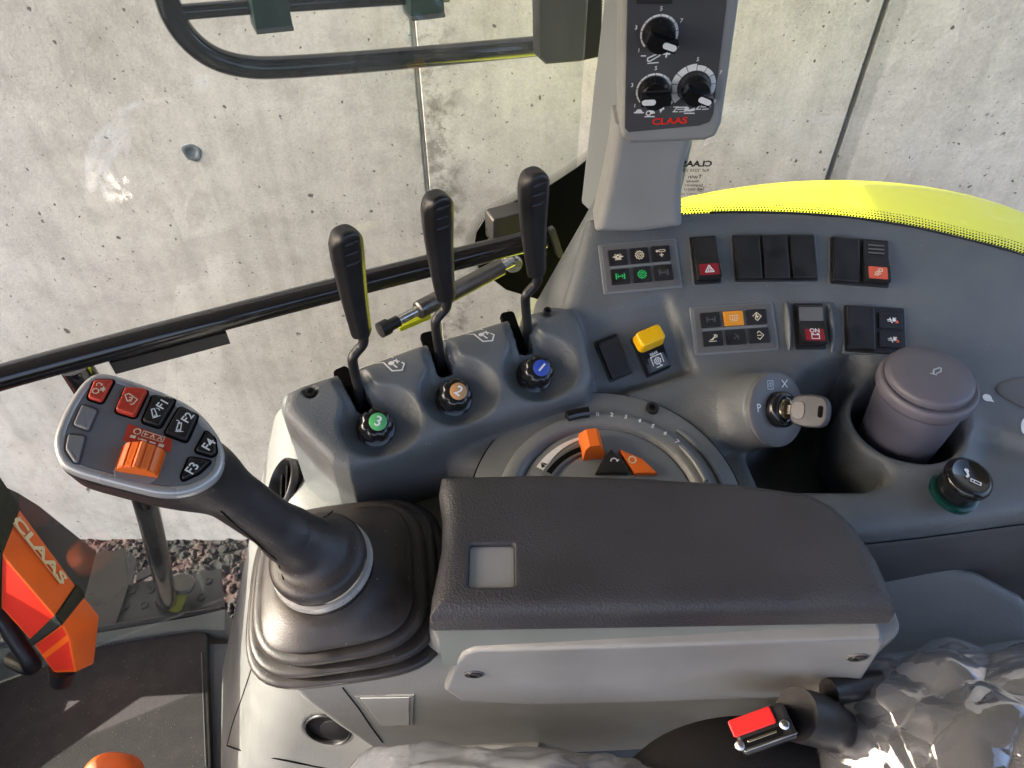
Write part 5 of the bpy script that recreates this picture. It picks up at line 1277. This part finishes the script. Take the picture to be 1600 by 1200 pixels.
# ------------------------------------------------------------------ floor, mat, sill, step, post
fl = mk('cab_floor', [(-1.15, -.8, -.012), (1.0, -.8, -.012), (1.0, .62, -.012), (-1.15, .62, -.012), (-1.15, -.8, -.06), (1.0, -.8, -.06), (1.0, .62, -.06), (-1.15, .62, -.06)], [(0, 1, 2, 3), (7, 6, 5, 4), (0, 4, 5, 1), (1, 5, 6, 2), (2, 6, 7, 3), (3, 7, 4, 0)], 'grey_plastic')
tag(fl, 'dark cab floor under the mat', 'floor', kind='structure')
fm = empty('floor_mat', (-.7, .3, 0)); tag(fm, 'dark charcoal floor mat with stitched rounded edge beside the console', 'mat')
c0, c1 = at_z(334, 984, 0), at_z(20, 1030, 0)
ol = [c0[:2] + np.array([-.045, .004]), c0[:2] + np.array([-.012, -.006]), c0[:2] + np.array([0, -.04]), at_z(331, 1200, 0)[:2], np.array([-.40, -.3]), np.array([-1.1, -.3]), at_z(-80, 1045, 0)[:2]]
fz0 = Frame((0, 0, 0), (1, 0, 0), (0, 0, 1))
o2 = np.array(ol[:1] + list(spline(np.column_stack([ol[0:3], np.zeros(3)]), 6)[1:-1, :2]) + ol[2:])
v, f = prism(fz0, o2, -.011, .004, .003); mk('mat_body', v, f, 'mat_fabric', fm, 40)
st = MB(); ea, eb = np.array([*(c0[:2] + np.array([-.008, -.045])), .0048]), np.array([*(at_z(331, 1200, 0)[:2] + np.array([-.008, 0])), .0048])
for i in range(54):
    p = ea + (eb - ea) * i / 54; q = ea + (eb - ea) * (i + .6) / 54
    v, f = tube([p, (p + q) / 2 + np.array([0, 0, .0008]), q], .0011, 6); st.add(v, f)
for i in range(60):
    pa, pb_ = np.array([*(c0[:2] + np.array([-.05, -.006])), .0048]), np.array([*(ol[-1] + np.array([0, -.010])), .0048])
    p = pa + (pb_ - pa) * i / 60; q = pa + (pb_ - pa) * (i + .6) / 60
    v, f = tube([p, q], .0009, 6); st.add(v, f)
o = st.build('edge_stitching', 'stitch', fm); o['kind'] = 'stuff'
# sill
sl = empty('door_sill', (-.7, .66, 0)); tag(sl, 'pale grey-green door sill strip along the back edge of the mat', 'sill')
s = [at_z(x, y, .012)[:2] for x, y in ((-60, 1042), (150, 1006), (300, 983), (352, 985), (352, 950), (300, 962), (150, 988), (-60, 1024))]
v, f = prism(fz0, s[::-1], -.05, .012, .005); mk('sill_strip', v, f, 'sill', sl, 40)
v, f = tube([at_z(-60, 1018, .004), at_z(150, 984, .004), at_z(345, 953, .004)], .006, 10); mk('door_seal', v, f, 'black_plastic', sl, 50)
# step plates outside, with round studs
sp_ = empty('step_plate', (-.6, .80, -.10)); tag(sp_, 'grey metal entry step plate with round raised studs below the door', 'step')
SZ = -.10
def plate(name, q, z, m_): 
    p = [at_z(x, y, z)[:2] for x, y in q]; v, f = prism(fz0, p[::-1], z - .006, z, .0015); return mk(name, v, f, m_, sp_, 40)
pl = plate('tread', ((203, 912), (345, 888), (350, 948), (180, 980)), SZ, 'step_metal')
plate('side_tread', ((128, 868), (196, 856), (202, 912), (178, 984), (60, 1010)), SZ + .012, 'brown_sheet')
plate('upright_lip', ((200, 858), (214, 874), (205, 914), (200, 912)), SZ + .02, 'step_metal')
plate('gusset', ((214, 895), (246, 878), (248, 892), (212, 908)), SZ + .03, 'step_metal')
for x, y in ((206, 924), (236, 922), (196, 948), (226, 946), (315, 933), (326, 908)):
    v, f = lathe(Frame(at_z(x, y, SZ), (1, 0, 0), (0, 0, 1)), [(.0085, -.001), (.0078, .003), (.0055, .0042), (.0045, .0025), (.0002, .002)], 18, False, False); mk('stud', v, f, 'step_metal', pl, 50)
post = empty('step_handrail', at_z(264, 945, SZ)); tag(post, 'black tube handrail post rising from the entry step behind the joystick', 'handrail')
pts = [at_t(118, 572, .83), at_t(128, 588, .84), at_t(160, 640, .88), at_t(205, 720, .98), at_t(230, 795, 1.10), at_t(250, 880, 1.27), at_z(264, 942, SZ + .01)]
v, f = tube(spline(pts, 8), .0165, 18); mk('post_tube', v, f, 'black_paint', post, 60)
pe = at_z(264, 942, SZ); v, f = lathe(Frame(pe, (1, 0, 0), (0, 0, 1)), [(.019, -.002), (.022, .004), (.022, .012), (.018, .02)], 24, True, True); mk('post_foot', v, f, 'black_plastic', post, 45)
kn = empty('yellow_guide', at_z(285, 930, SZ)); tag(kn, 'lime yellow round guide beside the foot of the black post', 'guide')
gfr = Frame(at_z(283, 918, SZ + .03), unit((.3, .2, .9)), unit((.6, -.2, .75)))
v, f = tube([at_z(272, 948, SZ + .005), at_z(283, 918, SZ + .045)], .016, 18); mk('guide_body', v, f, 'lime_paint', kn, 50)
v, f = lathe(Frame(at_z(284, 913, SZ + .05), (1, 0, 0), unit((.25, .25, .9))), [(.014, -.006), (.024, -.004), (.026, .002), (.022, .006), (.012, .004)], 28, True, True); mk('guide_rim', v, f, 'dull_steel', kn, 45)
# dark tinted side sheet behind the orange case
bs_ = [at_t(x, y, t) for x, y, t in ((28, 770, 1.18), (60, 790, 1.19), (150, 862, 1.24), (128, 935, 1.24), (118, 985, 1.22), (-40, 985, 1.15), (-40, 740, 1.12))]
nb_ = unit(np.cross(bs_[2] - bs_[0], bs_[4] - bs_[0])); fr = Frame(bs_[0], bs_[2] - bs_[0], nb_)
o_ = [fr.loc(p[None])[0][:2] for p in bs_]
v, f = prism(fr, o_, -.004, .0, .001); sh = mk('tinted_sheet', v, f, 'brown_sheet', None, 40); tag(sh, 'dark brown glossy side sheet behind the orange case', 'side sheet')

# ------------------------------------------------------------------ orange case with black straps
oc = empty('orange_case', at_t(100, 1050, .98)); tag(oc, 'orange angular case with two black straps and cream lettering at the left edge', 'case')
def T(x, y, t): return at_t(x, y, t)
# three long edges: top right, crease, lower left; the case runs down to the right
E1 = [T(-70, 640, .92), T(27, 790, .955), T(130, 930, .99), T(156, 962, 1.0)]
E2 = [T(-90, 765, .85), T(0, 861, .885), T(97, 974, .925), T(150, 1036, .945)]
E3 = [T(-80, 860, .90), T(0, 949, .93), T(52, 1006, .955), T(84, 1051, .97)]
def back(a, b_, c): return a + (c - b_) 
secs = []
for i in range(4):
    a, b_, c = E1[i], E2[i], E3[i]; d = a + (c - b_); secs.append([a, b_, c, d])
end = [T(150, 1000, 1.0), T(148, 1036, .950), T(118, 1050, .955), T(100, 1052, .99)]
secs[3] = [T(156, 962, 1.0), T(109, 994, .932), T(66, 1028, .965), secs[3][3]]
tip = [T(147, 1037, .995), T(119, 1051, .950), T(84, 1051, .975), T(110, 1050, 1.03)]
v, f = rings(secs + [tip])
fmt = []
for q in f:
    if len(q) == 4:
        c = {i % 4 for i in q}; fmt.append(0 if c == {0, 1} else 1)
    else: fmt.append(1)
fmt[-2:] = [1, 1]
ob = mk('case_body', v, f, None, oc, None, ['case_orange', 'case_red'], None)
for pgn in ob.data.polygons:
    c = {i % 4 for i in pgn.vertices}; pgn.material_index = 0 if c == {0, 1} else 1
bm = bmesh.new(); bm.from_mesh(ob.data); bmesh.ops.bevel(bm, geom=bm.edges[:], offset=.0035, segments=3, affect='EDGES', profile=.6); bm.to_mesh(ob.data); bm.free(); ob.data.shade_smooth(); ob.data.set_sharp_from_angle(angle=R(35))
cen_ = lambda ss: sum(ss) / 4
def strap(s0, s1):
    def sec(u):
        i = min(int(u), 2); k = u - i; return [a + (b_ - a) * k for a, b_ in zip(secs[i], secs[i + 1])]
    rr = []
    for u in (s0, s1):
        s = sec(u); c = cen_(s); rr.append([c + (p - c) * (1 + .0035 / max(np.linalg.norm(p - c), 1e-6)) for p in s])
    v, f = rings(rr); o = mk('strap', v, f, 'strap', oc, None)
    bm = bmesh.new(); bm.from_mesh(o.data); bmesh.ops.bevel(bm, geom=bm.edges[:], offset=.002, segments=2, affect='EDGES'); bm.to_mesh(o.data); bm.free()
strap(.66, 1.04); strap(1.88, 2.08)
lo_ = (E1[1] + E1[2] + E2[1] + E2[2]) / 4; uu = unit((E1[2] - E1[1]) + (E2[2] - E2[1])); wv = (E2[1] - E1[1]); nn_ = unit(np.cross(uu, wv))
if np.dot(nn_, -ray(70, 880)) < 0: nn_ = -nn_
lfr = Frame(on_plane(66, 868, lo_, nn_), uu, nn_)
text('case_lettering', lfr.sub(-.007, -.001, .0022), 'CLAAS', .025, 'cream_print', oc, sx=1.35, bold=.03)
icon('case_lettering', lfr.sub(-.007, 0, .0021), .0165, [('l', [(-2.8, -.62), (2.8, -.62)], .09), ('l', [(2.8, -.62), (2.8, .5)], .09), ('l', [(-2.8, -.62), (-2.8, .62)], .09)], 'cream_print', oc)
v, f = tube([T(100, 1040, .985), T(96, 1062, 1.0)], [.018, .015], 16); mk('foot', v, f, 'black_plastic', oc, 50)
v, f = tube(spline([T(-20, 925, 1.0), T(20, 990, 1.0), T(50, 1040, 1.01), T(20, 1030, 1.05)], 5), .012, 10); mk('holder', v, f, 'black_plastic', oc, 50)
# rounded orange pad at the bottom edge
op = at_z(170, 1212, .12); fr = Frame(op, (1, 0, 0), unit((0, -.3, 1)))
v, f = lathe(fr, [(.034, -.03), (.035, 0), (.033, .006), (.027, .009), (.0002, .010)], 40, True, False, wob=lambda r, h, a: r * (1 + .12 * math.cos(2 * a)))
o = mk('orange_pad', v, f, 'case_orange', None, 60); tag(o, 'rounded orange pad just entering at the bottom edge over the mat', 'pad')

# ------------------------------------------------------------------ seat under clear film, belt buckle
m, nt, b = node_mat('clear_film')
nt.nodes.remove(b); out = nt.nodes['Material Output']
tr = nt.nodes.new('ShaderNodeBsdfTransparent'); tr.inputs[0].default_value = (.93, .93, .94, 1)
gl = nt.nodes.new('ShaderNodeBsdfGlossy'); gl.inputs['Roughness'].default_value = .06; gl.inputs[0].default_value = (1, 1, 1, 1)
df = nt.nodes.new('ShaderNodeBsdfTranslucent'); df.inputs[0].default_value = (.8, .8, .82, 1)
df2 = nt.nodes.new('ShaderNodeBsdfDiffuse'); df2.inputs[0].default_value = (.75, .75, .77, 1)
lw = nt.nodes.new('ShaderNodeLayerWeight'); lw.inputs[0].default_value = .5
geo = nt.nodes.new('ShaderNodeNewGeometry'); ns = nt.nodes.new('ShaderNodeTexNoise'); ns.inputs['Scale'].default_value = 26; ns.inputs['Detail'].default_value = 3; ns.inputs['Distortion'].default_value = .3; nt.links.new(geo.outputs['Position'], ns.inputs['Vector'])
bp = nt.nodes.new('ShaderNodeBump'); bp.inputs['Strength'].default_value = .25; bp.inputs['Distance'].default_value = .006; nt.links.new(ns.outputs['Fac'], bp.inputs['Height'])
for q in (gl, lw): nt.links.new(bp.outputs[0], q.inputs['Normal'])
m1 = nt.nodes.new('ShaderNodeMixShader'); m2 = nt.nodes.new('ShaderNodeMixShader'); m3 = nt.nodes.new('ShaderNodeMixShader'); m1.inputs[0].default_value = .26
m3.inputs[0].default_value = .5
nt.links.new(df.outputs[0], m3.inputs[1]); nt.links.new(df2.outputs[0], m3.inputs[2])
nt.links.new(tr.outputs[0], m1.inputs[1]); nt.links.new(m3.outputs[0], m1.inputs[2])
nt.links.new(lw.outputs['Facing'], m2.inputs[0]); nt.links.new(m1.outputs[0], m2.inputs[1]); nt.links.new(gl.outputs[0], m2.inputs[2]); nt.links.new(m2.outputs[0], out.inputs[0])

def crumple(P, seed, amp, n):
    # creased facets: distance to the nearest of scattered points, coarse and fine
    r = np.random.default_rng(seed); h = np.zeros(len(P)); lo_, hi_ = P.min(0) - .02, P.max(0) + .02
    for k, (m_, a_) in enumerate(((n, 1.0), (n * 5, .42), (n * 12, .18))):
        q = r.uniform(lo_, hi_, (m_, 3))
        d = np.concatenate([np.sqrt(np.partition(((p_[:, None, :] - q[None]) ** 2).sum(-1), 1, axis=1)[:, :2]) for p_ in np.array_split(P, 14)])
        s_ = d[:, 0].mean(); h += amp * a_ * (np.minimum(d[:, 1] - d[:, 0], s_ * 1.2) / s_ - .6)
    return h
def mound(name, c, rad, m_, parent, seed=0, amp=0.0, freq=30, N=90, M=60, up=(0, 0, 1)):
    th = np.linspace(0, 2 * math.pi, N, endpoint=False); ph = np.linspace(-.2, math.pi / 2 - .001, M)
    T_, P_ = np.meshgrid(th, ph); e_ = .75
    sg = lambda x: np.sign(x) * np.abs(x) ** e_
    p = np.stack([sg(np.cos(T_)) * np.cos(P_) ** e_ if False else sg(np.cos(T_)) * np.cos(P_), sg(np.sin(T_)) * np.cos(P_), np.sin(P_)], -1).reshape(-1, 3)
    n_ = p / np.linalg.norm(p, axis=1, keepdims=True); w = p * np.array(rad)
    if amp: w = w + n_ * crumple(w + np.array(c), seed, amp, freq)[:, None]
    w = w + np.array(c); rs = w.reshape(M, N, 3)
    v, f = rings([list(q) for q in rs], False, True); return mk(name, v, f, m_, parent, 88 if amp else 70)
seat = empty('driver_seat', (.42, .10, .30)); tag(seat, 'dark fabric driver seat still wrapped in clear crumpled plastic film', 'seat')
mound('backrest_side', (.430, .200, .52), (.150, .090, .150), 'seat_fabric', seat)
mound('plastic_film', (.425, .212, .555), (.185, .120, .182), 'clear_film', seat, 3, .0125, 46, 240, 130)
mound('cushion', (.0, .09, .54), (.24, .14, .105), 'seat_fabric', seat)
mound('cushion_film', (.0, .10, .555), (.25, .150, .122), 'clear_film', seat, 8, .010, 70, 200, 80)
sb2 = at_t(1120, 1185, .66); v, f = tube(spline([at_t(1010, 1262, .66), at_t(1070, 1212, .66), at_t(1150, 1190, .66), at_t(1240, 1196, .67), at_t(1300, 1235, .68)], 6), .036, 24); mk('seat_bolster', v, f, 'seat_fabric', seat, 60)

bk = empty('belt_buckle', at_t(1200, 1170, .60)); tag(bk, 'black seat belt buckle with red release button beside the wrapped seat', 'buckle')
bp0 = at_t(1190, 1142, .585); bn = unit(-ray(1190, 1142) + np.array([-.15, -.15, .35]))
fr, w, h = quad_frame([(1146, 1118), (1218, 1096), (1236, 1148), (1142, 1186)], bp0, bn)
v, f = box(fr.sub(.003, -.002), w * 1.02, h * 1.05, -.045, .0, .003, .004); bb = mk('buckle_body', v, f, 'black_plastic', bk, 40)
v, f = box(fr.sub(-.003, h * .20), w * .80, h * .50, -.002, .003, .0012, .002); mk('release_button', v, f, 'belt_red', bb, 40)
v, f = box(fr.sub(.000, -h * .27), w * .72, h * .26, -.002, .0008, .0005, .002); mk('tongue_slot', v, f, 'dark_void', bb, 40)
v, f = box(fr.sub(.000, -h * .25, .0004), w * .55, h * .07, -.001, .0015, .0004, .001); mk('slot_spring', v, f, 'brass', bb, 40)
for a, b_ in ((-.43, -.28), (.44, -.16)):
    v, f = lathe(fr.sub(w * a, h * b_), [(.0038, -.001), (.0036, .0014), (.0024, .0022), (.0002, .0024)], 16, False, False); mk('rivet', v, f, 'steel', bb, 50)
v, f = box(Frame(fr.P(w * .1, -h * .47, .0008), fr.u, fr.n), w * .98, .0012, -.002, .001, .0004, .0005); mk('chrome_edge', v, f, 'steel', bb, 40)
a, b_ = fr.P(.03, .0, -.03), at_t(1330, 1160, .66)
v, f = tube(spline([a, (a + b_) / 2 + np.array([0, 0, .01]), b_], 6), [.021] * 6 + [.019] * 7, 18); mk('buckle_stalk', v, f, 'black_plastic', bk, 50)

# ------------------------------------------------------------------ unseen cab parts, and slabs added to block sun and reflections (out of frame)
rf = cab_
def slab(name, x0, x1, y0, y1, z0, z1, parent, m_): 
    v = [(x, y, z) for z in (z0, z1) for x, y in ((x0, y0), (x1, y0), (x1, y1), (x0, y1))]
    return mk(name, v, [(3, 2, 1, 0), (4, 5, 6, 7), (0, 1, 5, 4), (1, 2, 6, 5), (2, 3, 7, 6), (3, 0, 4, 7)], m_, parent)
slab('roof_panel', -1.30, 1.0, -1.08, 1.15, 1.72, 1.78, rf, 'roof_liner')  # unseen roof, built wider than a cab to shade the fender
slab('sun_blocker', -1.27, -1.25, -.80, 1.00, 1.43, 1.72, rf, 'black_plastic')  # added hanging slab that sets the sun's shadow edge on the boot
slab('step_shade_slab', -1.30, -1.22, .62, .95, -.40, .98, cab_, 'black_plastic')  # added slab that keeps low sun off the entry step
ds = empty('gobo', (-.95, .0, .0)); tag(ds, 'unseen added dashboard under the windscreen ahead of the mat', 'gobo')  # added sun blocker, its gaps let patches of sun reach the mat
slab('gobo_body', -1.20, -.95, -.6, .30, .0, .66, ds, 'black_plastic')
slab('gobo_top', -1.00, -.95, .30, .66, .38, .68, ds, 'black_plastic')
slab('gobo_foot', -1.00, -.95, .30, .66, .0, .13, ds, 'black_plastic')
slab('gobo_end', -1.00, -.95, .50, .66, .13, .38, ds, 'black_plastic')
for p_, q_, r_ in (((-.98, .29, .24), (-.98, .42, .39), .020), ((-.98, .40, .12), (-.98, .51, .20), .022), ((-.98, .30, .13), (-.98, .36, .22), .014)):
    v, f = tube([p_, q_], r_, 12); mk('gobo_brace', v, f, 'black_plastic', ds, 50)  # added bars that break up the sun patch
sw = cab_
slab('reflection_blocker', -1.1, 1.0, -.88, -.84, -.1, .72, sw, 'black_plastic')  # added slab that keeps bright ground out of the door glass reflection
# upright of the seat, behind the frame to the right
bs = mound('seat_back', (.70, -.12, .42), (.13, .27, .78), 'seat_fabric', seat)
